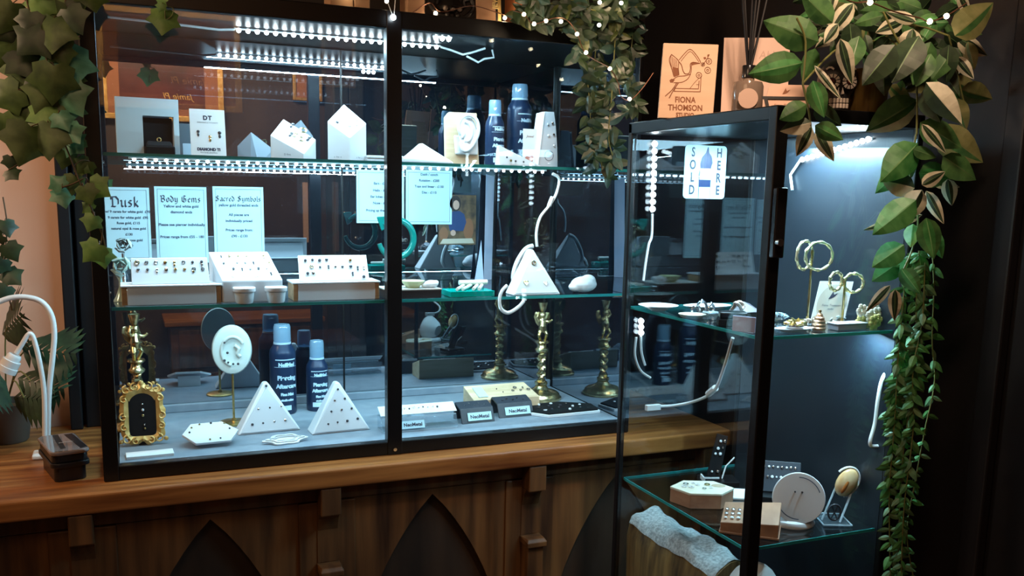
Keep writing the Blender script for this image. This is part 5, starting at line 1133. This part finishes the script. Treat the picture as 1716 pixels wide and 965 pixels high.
MB().box(-.060, .060, -.001, .001, 0, .150, M_).build('card', pm('blush card', (.70, .50, .41), .6), o)
mb = MB(); write(mb, 'Abbe', .020, M_ @ TR(.026, -.0014, .112) @ UPR, shear=.1); mb.build('heading', pm('faded rose ink', (.56, .36, .29), .6), o)
MB().hull([(-.03, .003, 0), (.03, .003, 0), (-.03, .04, 0), (.03, .04, 0), (-.03, .012, .09), (.03, .012, .09)]).build('easel', KRAFT, o)
P = Vector((1.098, -.640, TZ)); o = thing('tent_card', 'blush tent card with a small bird in a black frame', 'card', P, R(-26))
M_ = Matrix.Rotation(R(-14), 4, 'X'); w, h = .072, .048
MB().prism([(-w/2, 0), (w/2-.006, 0), (w/2+.012, h-.006), (w/2+.006, h), (-w/2+.016, h), (-w/2+.010, h-.006)], -.001, .001, M_).build('card', pm('peach card', (.68, .44, .33), .6), o)
MB().prism([(-w/2, .022), (w/2+.008, .022), (w/2+.010, .027), (-w/2-.002, .027)], -.003, -.0012, M_).prism([(-w/2+.002, .022), (-w/2+.008, .022), (-w/2+.013, .0), (-w/2+.008, 0)], -.003, -.0012, M_).box(w/2+.006, w/2+.014, -.003, .002, 0, h, M_).build('black_frame', BLK, o)
MB().prism([(x*.0105+.004, z*.0085+.034) for x, z in BIRD], -.0016, -.0011, M_).build('bird_mark', BROWN, o)
mb = MB(); write(mb, 'Fiona Thomson', .0065, M_ @ TR(.004, -.0014, .010) @ UPR); mb.build('lettering', BROWN, o)
MB().hull([(-.02, .002, 0), (.02, .002, 0), (-.02, .024, 0), (.02, .024, 0), (-.02, .010, .03), (.02, .010, .03)]).build('foot', KRAFT, o)
# painted skull head
P = Vector((1.208, -.640, TZ)); o = thing('skull_ornament', 'black painted skull ornament with pale eye rings and teeth among leaves', 'ornament', P, R(-32)); SKB = pm('skull black', (.014, .013, .015), .4); SKW = pm('skull cream', (.55, .47, .40), .6)
mb = MB(); mb.ball((0, 0, .060), .036, (.95, 1.05, 1.0), 20).ball((0, -.010, .028), .026, (.85, .9, .9), 16).ball((0, -.012, .014), .022, (.85, .8, .7), 14).lathe([(.022, 0), (.024, .004), (.018, .02)], 18)
mb.build('skull', SKB, o, remesh=.003)
def onface(x, z, d=.0): 
    y = -math.sqrt(max(.0004, .037**2-x*x*.9-(z-.055)**2*.55)) - d; return Vector((x, y, z))
for s in (-1, 1):
    mb = MB()
    for i in range(11):
        a = 2*PI*i/11; c = (s*.0145, .054); mb.hull([onface(c[0]+r*math.cos(a+da), c[1]+r*math.sin(a+da), d) for r in (.0065, .0125) for da in (-.2, .2) for d in (-.001, .0022)])
    mb.build('eye_ring', SKW, o)
    mb = MB(); mb.ball(onface(s*.0145, .054, -.001), .0052, n=10); mb.build('eye', pm('dark red eye', (.10, .012, .010), .3), o, smooth=True)
    mb = MB(); mb.hull([onface(s*.003, .044, .002), onface(s*.003, .044, -.001), onface(s*.0065, .034, .003), onface(s*.002, .033, .003), onface(s*.0065, .034, -.001), onface(s*.002, .033, -.001)]); mb.build('nose_mark', SKW, o)
    mb = MB(); mb.tube([onface(s*(.012+.004*i), .074+.004*math.sin(i*1.0), .001) for i in range(4)], .0018, 6); mb.build('brow_mark', SKW, o)
for i in range(6):
    for j in range(2):
        x = -.0135+.0054*i; MB().box(x-.0022, x+.0022, -.0355+abs(x)*.35, -.029+abs(x)*.35, .010+.009*j, .018+.009*j).build('tooth', SKW, o, bevel=.001)
# gilded pot of the variegated vine
PP = Vector((1.262, -.655, TZ)); vp = thing('variegated_plant', 'trailing cream striped plant in a gold brown pot on top of the tower', 'plant', (0, 0, 0))
MB().lathe([(.030, 0), (.033, .004), (.036, .07), (.038, .078), (.034, .078), (.031, .060)], 28, Matrix.Translation(PP)).build('pot', noisy('antique gold pot', (.16, .085, .02), (.42, .26, .07), (60, 60, 6), .35, metal=.5), vp, smooth=True)
mb = MB(); mb.lathe([(.033, .058), (.001, .062)], 20, Matrix.Translation(PP), caps=False); mb.build('soil', STEMB, vp)
YV = Y0-.055
def vstem(pts, y=YV, r=.0016): return smooth_path([at(a, b, y=y+(c if False else 0)) for a, b, *c in pts], 4)
ms = MB()
base = PP+Vector((0, 0, .07))
for pts in ([(1535, 225), (1530, 260), (1525, 300), (1535, 340), (1538, 380), (1528, 420), (1510, 460)], [(1345, 140), (1353, 175), (1358, 205), (1360, 240)], [(1535, 120), (1537, 170), (1536, 225)], [(1345, 140), (1350, 70), (1335, 30)], [(1590, 60), (1600, 100), (1610, 150), (1620, 190)], [(1535, 120), (1500, 60), (1480, 20)]):
    ms.tube(vstem(pts), .0016, 6)
for a in ((1345, 140), (1535, 120), (1590, 60)):
    q = at(a[0], a[1], y=YV); ms.tube(smooth_path([base+Vector((rj(.01), rj(.01), -.01)), base+Vector((0, -.02, .05)), (base+q)/2+Vector((0, 0, .05)), q], 5), .0016, 6)
ms.build('stem', STEM, vp, smooth=True)
# (stalk px, stalk py, length px, direction in the picture, width, kind, lean)
VL = [(1372, 70, 95, 160, .52, 'd'), (1395, 38, 70, 140, .5, 'd'), (1345, 105, 92, 195, .50, 's'), (1405, 40, 42, 235, .5, 'c'), (1378, 45, 50, 200, .42, 'c'), (1430, 5, 60, 235, .45, 'c'), (1408, 65, 75, 285, .34, 'c'), (1440, 60, 60, 250, .5, 'd'), (1480, 25, 50, 200, .4, 'd'), (1515, 35, 56, 205, .42, 'c'), (1535, 37, 50, 160, .35, 'c'), (1530, 48, 46, 262, .72, 'c'), (1500, 20, 60, 185, .5, 'd'), (1545, 15, 50, 160, .4, 'd'), (1572, 30, 40, 195, .45, 's'), (1600, 60, 96, 40, .50, 'y'), (1600, 80, 62, 235, .45, 'd'), (1560, 70, 70, 250, .5, 'd'), (1540, 60, 90, 235, .55, 'D'), (1500, 75, 80, 230, .55, 'D'), (1480, 90, 70, 265, .5, 'D'),
      (1362, 135, 62, 290, .50, 's'), (1352, 175, 55, 210, .55, 'd'), (1365, 180, 55, 325, .5, 'D'), (1360, 205, 52, 195, .5, 'w'), (1360, 212, 52, 245, .48, 'c'), (1366, 210, 50, 325, .55, 's'), (1368, 218, 58, 292, .40, 'c'), (1365, 110, 70, 300, .16, 'c'),
      (1538, 168, 96, 212, .50, 'h'), (1552, 138, 88, 300, .42, 'w'), (1548, 150, 60, 290, .55, 'D'), (1560, 90, 60, 240, .5, 'd'), (1602, 95, 46, 300, .4, 'c'), (1610, 150, 62, 345, .55, 'y'), (1605, 165, 55, 290, .4, 'y'), (1600, 140, 50, 200, .5, 'D'), (1622, 70, 46, 280, .45, 'y'), (1590, 75, 60, 270, .5, 'D'), (1575, 110, 55, 290, .5, 'D'),
      (1542, 205, 78, 325, .5, 'd'), (1545, 208, 62, 310, .28, 'c'), (1570, 215, 92, 322, .55, 'y'), (1530, 250, 40, 340, .5, 'd'), (1538, 240, 90, 225, .55, 'g'), (1535, 262, 84, 222, .45, 'g'), (1580, 262, 66, 325, .60, 'd'), (1540, 290, 62, 355, .62, 's'), (1533, 315, 56, 170, .62, 'w'), (1545, 310, 44, 30, .48, 'c'), (1560, 305, 50, 352, .3, 'c'), (1588, 300, 46, 285, .48, 'c'), (1545, 318, 56, 245, .62, 'b'), (1552, 320, 60, 290, .32, 'c'), (1535, 335, 86, 218, .52, 'g'), (1545, 360, 92, 195, .22, 'c'), (1552, 365, 68, 282, .52, 's'), (1530, 375, 40, 255, .6, 'l'), (1515, 410, 60, 215, .62, 'g'), (1560, 385, 50, 290, .45, 'g'), (1512, 435, 58, 215, .60, 'g'), (1520, 425, 52, 315, .5, 'w'), (1510, 450, 50, 300, .55, 's'), (1492, 478, 56, 233, .28, 'c'), (1500, 485, 54, 275, .36, 'c'), (1540, 425, 50, 275, .5, 'g'), (1530, 445, 50, 260, .5, 'd')]
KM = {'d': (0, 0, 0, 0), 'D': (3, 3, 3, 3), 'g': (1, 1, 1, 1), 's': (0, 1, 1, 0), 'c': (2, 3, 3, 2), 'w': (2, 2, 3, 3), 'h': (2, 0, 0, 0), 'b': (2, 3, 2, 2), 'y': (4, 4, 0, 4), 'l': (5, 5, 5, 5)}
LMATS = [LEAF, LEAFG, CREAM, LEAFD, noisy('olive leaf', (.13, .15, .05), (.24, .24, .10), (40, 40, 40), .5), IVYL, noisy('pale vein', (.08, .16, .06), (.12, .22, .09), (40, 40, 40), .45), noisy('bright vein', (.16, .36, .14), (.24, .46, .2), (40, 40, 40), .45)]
rs = random.Random(11); mb = MB()
for (a, b, L, dg, w, kd) in VL:
    o_ = at(a, b, y=YV+rs.uniform(-.03, .02)); l = L/ppm(o_)*1.03; tl = rs.uniform(-.25, .35)
    ovate(mb, o_, imgdir(dg, tl), tocam(o_, rs.uniform(-.35, .35), rs.uniform(-.2, .3)), l, w*1.12, KM[kd], curl=.15, vein=True)
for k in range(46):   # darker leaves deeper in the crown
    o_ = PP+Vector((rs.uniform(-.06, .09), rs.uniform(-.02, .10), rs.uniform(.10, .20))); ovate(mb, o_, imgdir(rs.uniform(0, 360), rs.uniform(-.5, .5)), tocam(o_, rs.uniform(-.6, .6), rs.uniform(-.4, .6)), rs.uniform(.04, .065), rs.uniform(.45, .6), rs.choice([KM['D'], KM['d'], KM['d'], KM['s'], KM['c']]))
for k in range(90):
    a_, b_ = rs.uniform(1385, 1610), rs.uniform(-15, 150)
    if a_ < 1490 and b_ > 45: b_ -= 75
    o_ = at(a_, b_, y=YV+rs.uniform(.02, .10)); o_.z = max(o_.z, ZT+.03); ovate(mb, o_, imgdir(rs.uniform(170, 350), rs.uniform(-.4, .5)), tocam(o_, rs.uniform(-.7, .7), rs.uniform(-.4, .6)), rs.uniform(.035, .062), rs.uniform(.42, .6), rs.choice([KM['D'], KM['D'], KM['d'], KM['d'], KM['s'], KM['c'], KM['y']]), vein=True)
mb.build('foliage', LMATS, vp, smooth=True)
# fine leaved vines trailing down the tower's right edge
rs = random.Random(21)
fv = [('fine leaved green vine nearest the tower glass', [(1520, 430), (1512, 520), (1505, 600), (1500, 690), (1495, 760), (1490, 830), (1492, 965)], 0, -.045), ('fine leaved green vine in the middle of the trailing bunch', [(1540, 420), (1535, 520), (1538, 620), (1522, 700), (1510, 800), (1505, 965)], 1, -.055), ('dense fine leaved green vine along the tower edge', [(1550, 440), (1545, 540), (1530, 620), (1530, 720), (1515, 850), (1510, 965)], 0, -.065), ('outermost fine leaved vine against the black wall', [(1560, 390), (1565, 480), (1562, 570), (1566, 640), (1550, 720), (1535, 800), (1520, 890), (1530, 965)], 2, -.050), ('short fine leaved vine beside the hanging lead', [(1530, 560), (1512, 610), (1498, 660), (1494, 700), (1500, 720)], 1, -.035)]
for lab, pts, kd, dy in fv:
    t = thing('trailing_vine', lab, 'plant', (0, 0, 0), 0, None); st = smooth_path([at(a, b, y=Y0+dy) for a, b in pts], 10)
    MB().tube(st, .0011, 5).build('stem', STEM, t, smooth=True); mb = MB(); i = 0
    for p, q in zip(st, st[1:]):
        for s in ((-1, 1) if kd != 2 or i % 3 == 0 else ()):
            dg = -90+s*rs.uniform(15, 80); ovate(mb, p.lerp(q, rs.random()), imgdir(dg, rs.uniform(-.7, .5)), tocam(p, rs.uniform(-.8, .8), rs.uniform(-.4, .5)), rs.uniform(.016, .028), rs.uniform(.36, .52), ((0,)*4, (1,)*4, (0,)*4, (2,)*4)[rs.randrange(4)], curl=.2)
        i += 1
    mb.build('foliage', [noisy('sage leaf', (.035, .13, .035), (.09, .26, .07), (50, 50, 50), .5), LEAFG, noisy('grey green leaf', (.06, .14, .06), (.13, .25, .11), (50, 50, 50), .5)], t, smooth=True)
# ================================================================== foliage hanging before the wide cabinet, right
rs = random.Random(31)
GR = [noisy('glossy leaf', (.014, .036, .016), (.045, .085, .036), (40, 40, 40), .35), LEAFD, noisy('lit olive leaf', (.05, .075, .018), (.13, .16, .05), (40, 40, 40), .4), noisy('leaf painted teal glint', (.018, .05, .042), (.05, .11, .085), (40, 40, 40), .35)]  # lit olive and teal highlights are put into the leaf colours
hv = [('leafy green hanging vine nearest the cabinet edge, reaching lowest', [(1010, -20), (1000, 60), (995, 150), (1000, 220), (1010, 290)]), ('leafy green hanging vine second from the cabinet edge', [(985, -20), (975, 70), (985, 140), (990, 200), (995, 260)]), ('leafy green hanging vine through the middle of the bunch', [(1035, -20), (1030, 80), (1025, 160), (1020, 230), (1030, 270)]), ('leafy green hanging vine at the outer right of the bunch', [(1065, -20), (1060, 60), (1055, 120), (1058, 180)]), ('leafy green vine looping over the cabinet top edge', [(870, 20), (900, 30), (940, 40), (985, 55), (1030, 60)]), ('leafy green vine sprawling above the cabinet top edge', [(880, -10), (920, 5), (960, 10), (1020, 20), (1075, 10)])]
for vi, (lab, pts) in enumerate(hv):
    t = thing('hanging_vine', lab, 'plant', (0, 0, 0)); yy = -.055-.022*(vi % 3); st = smooth_path([at(a, b, y=yy) for a, b in pts], 8)
    MB().tube(st, .0014, 5).build('stem', STEM, t, smooth=True); mb = MB()
    for p in st:
        for s in range(2):
            dg = rs.choice((-90, -90, -150, -30, 180, 0))+rs.uniform(-35, 35); L = rs.uniform(.026, .046)
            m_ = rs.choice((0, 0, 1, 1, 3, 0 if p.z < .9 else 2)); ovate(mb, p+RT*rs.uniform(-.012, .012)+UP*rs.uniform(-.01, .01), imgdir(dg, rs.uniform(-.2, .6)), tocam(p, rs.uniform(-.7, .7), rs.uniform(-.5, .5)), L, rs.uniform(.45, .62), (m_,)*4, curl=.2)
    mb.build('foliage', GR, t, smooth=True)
# ================================================================== ivy hanging at the left
IVM = [IVY, IVYL, noisy('ivy painted teal light', (.08, .24, .15), (.16, .40, .27), (40, 40, 40), .35), LEAFD]  # teal entry holds the cabinet's cyan light in the leaf colour
YI = -.10
def ivy(label, stem, leaves, seed, name='ivy_vine', y=YI, r=.0016, fill=0, fl=(.03, .05)):
    rs = random.Random(seed); t = thing(name, label, 'plant', (0, 0, 0)); ms = MB(); sts = []
    for pts in stem:
        st = smooth_path([at(a, b, y=y) for a, b in pts], 6); ms.tube(st, r, 6); sts.append(st)
    mb = MB()
    for (a, b, L, dg, mi) in leaves:
        o_ = at(a, b, y=y+rs.uniform(-.025, .02)); mb.mi = mi; ivy_leaf(mb, o_, imgdir(dg, rs.uniform(-.15, .3)), tocam(o_, rs.uniform(-.3, .3), rs.uniform(-.15, .3)), L/ppm(o_))
        st = min((p for s in sts for p in s), key=lambda p: (p-o_).length); ms.tube(smooth_path([st, (st+o_)/2+UP*.006, o_], 3), .0009, 5)
    for k in range(fill):
        st = rs.choice(sts); o_ = rs.choice(st)+RT*rs.uniform(-.03, .03)+UP*rs.uniform(-.03, .03)+FW*rs.uniform(-.02, .05); mb.mi = rs.choice((0, 0, 3)); ivy_leaf(mb, o_, imgdir(rs.uniform(200, 340), rs.uniform(-.2, .5)), tocam(o_, rs.uniform(-.5, .5), rs.uniform(-.3, .5)), rs.uniform(*fl))
    ms.build('stem', STEMB if mi != 1 else STEM, t, smooth=True); mb.build('foliage', IVM, t, smooth=True)
ivy('dark green ivy in large lobed leaves at the far left before the peach wall', [[(40, -20), (60, 60), (85, 120), (80, 190), (95, 250)], [(110, -20), (108, 20), (95, 45), (85, 80)]],
    [(70, -8, 46, 260, 1), (22, 5, 60, 250, 0), (40, 70, 78, 215, 0), (45, 95, 66, 265, 0), (30, 85, 56, 300, 3), (70, 50, 60, 230, 3), (35, 30, 50, 260, 0), (90, 30, 62, 270, 0), (20, 40, 44, 230, 3), (30, 150, 56, 210, 0), (50, 158, 70, 280, 0), (75, 175, 52, 285, 1), (90, 110, 66, 265, 0), (85, 140, 60, 250, 0), (25, 210, 50, 200, 0), (52, 212, 72, 262, 0), (80, 205, 66, 275, 0), (105, 160, 58, 280, 0), (95, 190, 50, 250, 3), (60, 110, 50, 300, 3), (18, 262, 26, 270, 3), (14, 285, 26, 320, 3)], 41, fill=30)
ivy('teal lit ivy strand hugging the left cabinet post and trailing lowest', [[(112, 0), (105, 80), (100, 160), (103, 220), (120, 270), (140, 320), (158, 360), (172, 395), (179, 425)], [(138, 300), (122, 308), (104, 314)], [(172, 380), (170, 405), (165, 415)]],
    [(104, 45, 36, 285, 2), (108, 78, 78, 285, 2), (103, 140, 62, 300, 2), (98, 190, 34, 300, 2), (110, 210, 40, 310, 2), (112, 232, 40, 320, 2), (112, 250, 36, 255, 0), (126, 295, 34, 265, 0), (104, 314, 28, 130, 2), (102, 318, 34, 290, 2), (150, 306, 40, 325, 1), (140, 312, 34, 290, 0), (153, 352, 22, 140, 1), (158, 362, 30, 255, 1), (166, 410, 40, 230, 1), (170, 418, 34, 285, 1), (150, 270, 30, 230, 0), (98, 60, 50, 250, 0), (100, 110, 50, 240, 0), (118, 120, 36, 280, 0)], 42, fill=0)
ivy('short yellow green ivy sprig dangling over the cabinet top rail', [[(268, -10), (276, 8), (290, 14), (288, 26), (278, 34)], [(276, 8), (277, 30), (278, 50)]], [(278, 4, 20, 160, 1), (276, 18, 44, 268, 1), (272, 6, 16, 250, 1)], 43, y=-.05, r=.0010)
ivy('dark ivy strand low at the far left edge against the peach wall', [[(5, 330), (12, 380), (8, 430), (12, 480), (20, 520)]], [(8, 370, 30, 290, 3), (10, 410, 34, 300, 3), (6, 435, 30, 250, 3), (10, 455, 34, 320, 3), (12, 480, 30, 250, 3), (4, 395, 26, 200, 3)], 44, y=.30)
# ================================================================== left end of the counter
o = thing('potted_palm', 'dark split leaf houseplant in a grey pot at the left end of the counter', 'plant', (-.205, .385, 0)); 
MB().lathe([(.038, 0), (.042, .004), (.055, .085), (.058, .092), (.052, .092), (.048, .075)], 26).build('pot', pm('grey pot', (.10, .085, .075), .6), o, smooth=True)
MB().lathe([(.050, .078), (.001, .082)], 20, caps=False).build('soil', STEMB, o)
mb = MB(); ms = MB(); rs = random.Random(8)
for (ax, az, tl, L) in ((.075, .22, -.1, .12), (.06, .15, .3, .11), (-.05, .26, .1, .13), (.02, .27, -.2, .12), (-.08, .18, .3, .12), (.045, .115, .5, .10), (-.01, .16, .6, .11), (-.03, .10, .6, .10)):
    b = Vector((0, 0, .08)); tip = Vector((ax, -.05-.06*abs(tl), az)); st = smooth_path([b, (b+tip)/2+Vector((0, 0, .05)), tip], 4); ms.tube(st, .0018, 5)
    d = Vector((ax*1.2, -.05, -.02+.05*rs.random())).normalized(); n = Vector((rs.uniform(-.3, .3), -1, .5)).normalized(); M_ = leaf_basis(tip, d, n)
    mb._add([(0, -L*.3, 0), (.004, -L*.3, 0), (.004, L*.7, -.01), (0, L*.7, -.01)], [(0, 1, 2, 3)], M_)
    for i in range(8):
        f = i/7; yb = L*(-.3+f*.95); l2 = L*(.55*math.sin(PI*(.15+.8*f))+.10)
        for s in (-1, 1): mb._add([(0, yb, 0), (s*l2*.55, yb+l2*.32, -.004), (s*l2, yb+l2*.60, -.02), (s*l2*.55, yb+l2*.52+L*.05, -.006), (0, yb+L*.10, 0)], [(0, 1, 3, 4), (1, 2, 3)], M_)
mb.build('fronds', LEAFD, o, smooth=True); ms.build('stem', STEM, o, smooth=True)
o = thing('gooseneck_lamp', 'white twin gooseneck lamp clipped to the left end of the counter', 'lamp', (0, 0, 0)); YL = .22
b0 = at(76, 716, y=YL); b0.z = 0
MB().box(b0.x-.028, b0.x+.022, YL-.022, YL+.028, 0, .010).build('base', CABLE, o, bevel=.003); MB().tube([(b0.x, YL, .010), (b0.x, YL, .028)], .010, 14).build('socket', CABLE, o, smooth=True)
MB().tube(smooth_path([Vector((b0.x+.002, YL, .026))]+path([(82, 660), (88, 600), (91, 560), (86, 528), (70, 506), (45, 498), (18, 499), (-8, 508)], y=YL), 6), .0058, 10).build('gooseneck', CABLE, o, smooth=True)
MB().tube(smooth_path([Vector((b0.x-.003, YL-.004, .026))]+path([(74, 660), (67, 610), (58, 572), (52, 560), (46, 562), (36, 578), (27, 592)], y=YL-.004), 6), .0052, 10).build('gooseneck', CABLE, o, smooth=True)
Lh = at(24, 597, y=YL-.004); dv = (at(8, 625, y=YL-.004)-Lh).normalized(); q = dv.to_track_quat('Z', 'Y').to_matrix().to_4x4(); M_ = Matrix.Translation(Lh) @ q
hd = MB().lathe([(.012, -.004), (.0145, .0), (.0145, .009), (.0185, .0095), (.0185, .024), (.020, .0245), (.020, .036), (.017, .0365), (.001, .0365)], 24, M_).build('lamp_head', CABLE, o, smooth=True)
# stacked lidded tray
P = at(112, 806, z=0); o = thing('storage_tub', 'black lidded plastic tub with smoky lid on the counter left of the cabinet', 'tub', (-.075, .085, 0), R(14)); w, d = .074, .150
def rr3(w, d, r): return rrect(-w/2, w/2, -d/2, d/2, r)
Mz = Matrix.Rotation(R(-90), 4, 'X') @ Matrix.Diagonal((1, 1, -1, 1)) if False else Matrix(((1, 0, 0, 0), (0, 0, 1, 0), (0, 1, 0, 0), (0, 0, 0, 1)))
def slab(w, d, r, z0, z1): 
    mb = MB(); mb.prism(rr3(w, d, r), z0, z1, Mz); bmesh.ops.recalc_face_normals(mb.bm, faces=mb.bm.faces[:]); return mb
slab(w*.80, d*.86, .012, 0, .030).build('base', STRAP, o, bevel=.002); slab(w*.98, d*.97, .015, .0302, .040).build('rim', STRAP, o, bevel=.002); slab(w*.90, d*.92, .014, .0402, .056).build('body', STRAP, o, bevel=.002); slab(w*.98, d, .015, .0562, .064).build('lid', LIDG, o, bevel=.003)
mb = MB(); mb.face([(-.014, -d*.35, .0644), (-.004, -d*.32, .0644), (.004, d*.45, .0644), (-.008, d*.45, .0644)]); mb.face([(.020, -d*.42, .0644), (.034, -d*.40, .0644), (.030, d*.42, .0644), (.014, d*.42, .0644)]); mb.build('dark_band', STRAP, o)
mb = MB(); mb.face([(-.008, -.004, .0646), (.020, -.004, .0646), (.020, -.0015, .0646), (-.008, -.0015, .0646)]); mb.build('pale_mark', pm('pale mark', (.5, .42, .38), .5), o)
# ================================================================== on top of the wide cabinet
def topbox(label, xa, xb, yb_, h, name='kraft_box', mat=None, cat='box', d=.06, y=.02):
    a, b = at(xa, yb_, y=y).x, at(xb, yb_, y=y).x
    o = thing(name, label, cat, ((a+b)/2, y, H+.0005)); w = b-a
    MB().box(-w/2, w/2, 0, d, 0, h*.72).build('body', mat or KRAFT, o, bevel=.002); MB().box(-w/2-.0015, w/2+.0015, -.0015, d+.0015, h*.72+.0005, h).build('lid', mat or KRAFT, o, bevel=.002); return o
topbox('kraft gift box at the left of the row on the cabinet top', 553, 592, 8, .07)
topbox('kraft gift box second in the row on the cabinet top', 594, 620, 10, .08)
topbox('kraft gift box right of the bright fairy bulb on the cabinet top', 683, 712, 18, .075)
o = thing('display_board', 'tall kraft board leaning on the cabinet top', 'board', (at(820, 30, y=.02).x, .02, H+.0005)); w = 44/ppm(o.location); MB().box(-w/2, w*.28, 0, .006, 0, .13, Matrix.Rotation(R(-6), 4, 'X')).build('board', KRAFT, o, bevel=.001); MB().box(w*.285, w*.36, 0, .006, 0, .13, Matrix.Rotation(R(-6), 4, 'X')).build('dark_strip', BLK2, o); MB().box(w*.365, w/2, 0, .006, 0, .12, Matrix.Rotation(R(-6), 4, 'X')).build('side_strip', pm('gold card', (.60, .40, .12), .5), o)
mb = MB(); write(mb, 'JEWELS', .016, Matrix.Rotation(R(-6), 4, 'X') @ TR(w*.335, -.0012, .055, ry=R(-90)) @ UPR, off=.0008); mb.build('lettering', pm('yellow print', (.75, .60, .25), .5), o)
MB().hull([(-.02, .008, 0), (.02, .008, 0), (-.02, .04, 0), (.02, .04, 0), (-.02, .018, .08), (.02, .018, .08)]).build('easel', KRAFT, o)
o = topbox('orange brown book spine at the right end of the cabinet top', 862, 878, 38, .10, 'book', pm('orange cover', (.55, .20, .07), .6), 'book')
o = thing('scroll_stand', 'black wrought scroll stand with claw feet on the cabinet top', 'stand', (at(757, 26, y=.03).x, .05, H+.0005)); WI = pm('wrought iron', (.018, .015, .013), .4, .5)
MB().lathe([(.030, .020), (.034, .026), (.030, .034), (.018, .05), (.026, .07), (.010, .10), (.010, .14)], 20).build('bowl', WI, o, smooth=True)
mb = MB()
for s in (-1, 1):
    mb.tube(smooth_path([(s*.012, -.022, .004), (s*.030, -.022, .006), (s*.050, -.018, .026), (s*.046, -.012, .046), (s*.030, -.010, .040), (s*.034, -.012, .028)], 5), [.0055]*26, 8); mb.tube([(s*.010, -.024, .0035), (s*.010, -.010, .03)], [.007, .004], 8); mb.ball((s*.012, -.026, .007), .0065, n=10); mb.tube([(s*.030, .02, .0045), (s*.020, .01, .028)], .0045, 8)
mb.build('scroll_leg', WI, o, smooth=True)
for i, x in enumerate((-.016, 0, .016)): MB().ball((x, -.026, .021), .006, n=10).build('bead', pm('smoky bead', (.14, .11, .09), .15), o, smooth=True)
# ================================================================== fairy lights
def fairy(label, wire, bulbs, y, r=.0042, col=COPPER, bm=None):
    t = thing('fairy_lights', label, 'string lights', (0, 0, 0)); st = smooth_path([at(a, b, y=y) for a, b in wire], 6); MB().tube(st, .0011, 5).build('wire', col, t, smooth=True); src = None
    for a, b in bulbs:
        if src is None: src = MB().ball((0, 0, 0), r, n=10).build('bulb', bm or BULB, t, smooth=True); d = src
        else: d = src.copy(); COL.objects.link(d); d.parent = t
        d.location = at(a, b, y=y)
    return t
fairy('warm fairy lights draped through the hanging vines to the tower', [(860, 18), (878, 24), (895, 40), (930, 30), (950, 34), (967, 57), (980, 88), (1000, 102), (1022, 115), (1036, 140), (1040, 160), (1055, 168), (1075, 150), (1095, 122)], [(878, 24), (895, 40), (967, 57), (982, 88), (1022, 115), (1055, 166), (1041, 5), (1005, 4), (915, 35), (1004, 42), (940, 36)], -.12)
fairy('warm fairy lights tucked among the striped leaves on the tower', [(1400, -10), (1430, 4), (1458, 4), (1500, 20), (1540, 30), (1558, 36), (1585, 27), (1620, 5)], [(1458, 4), (1558, 36), (1586, 27)], Y0-.12, .0042)
fairy('single bright fairy bulb resting on the cabinet top rail above the mullion', [(640, -20), (650, 5), (659, 26), (662, 5), (664, -20)], [(659, 29)], -.02, .0060, CABLE, DIO)
fairy('fairy lights lying along the cabinet top behind the gift boxes', [(690, 22), (720, 5), (740, 20), (790, 10), (830, 20), (858, 30)], [(648, 2), (730, 22), (846, 30), (585, -6)], .005)
# ================================================================== lights of the room
WARM = (1.0, .66, .40)
def point(name, loc, e, col, r=.05):
    l = bpy.data.lights.new(name, 'POINT'); l.energy = e; l.color = col; l.shadow_soft_size = r; o = bpy.data.objects.new(name, l); COL.objects.link(o); o.location = loc; return o
area('ceiling lamp', (-.3, -1.3, 1.58), (.1, 0, 0), .8, .8, 9, (1, .60, .34))
point('unseen lamp left', (-.95, -.25, 1.15), 30, WARM, .10)  # unseen lamp added out of view for the warm light at left
area('added rear wall light', (.3, -2.2, 1.58), (.3, -2.9, .9), 1.2, .2, 42, (1, .62, .36))  # added light, kept out of view, brightens the wall seen in the mirror
for i, (a, b, yy, e_) in enumerate(((982, 88, -.12, .16), (1022, 115, -.12, .16), (1005, 4, -.12, .2), (895, 40, -.12, .12), (1055, 166, -.12, .35), (1458, 4, Y0-.12, .3), (1558, 36, Y0-.12, .3), (1586, 27, Y0-.12, .2), (730, 22, .005, .15), (846, 30, .005, .12))):
    point('fairy glow', at(a, b, y=yy), e_, WARM, .0045)
area('added spot right', (.75, -1.25, 1.55), (1.08, -.5, .80), .12, .12, 2.0, (1, .68, .46), 60)  # added spot out of view, narrowed onto the sign on the tower
w = bpy.data.worlds.new('world'); SC.world = w; w.use_nodes = True; w.node_tree.nodes['Background'].inputs[0].default_value = (.02, .018, .017, 1); w.node_tree.nodes['Background'].inputs[1].default_value = 1
VS = SC.view_settings; VS.view_transform = 'Standard'; VS.look = 'None'; VS.exposure = 0; VS.gamma = 1
try: VS.use_curve_mapping = False
except Exception: pass
cy = SC.cycles; cy.max_bounces = 10; cy.transparent_max_bounces = 24; cy.glossy_bounces = 5; cy.caustics_reflective = False; cy.caustics_refractive = False; cy.sample_clamp_indirect = 4
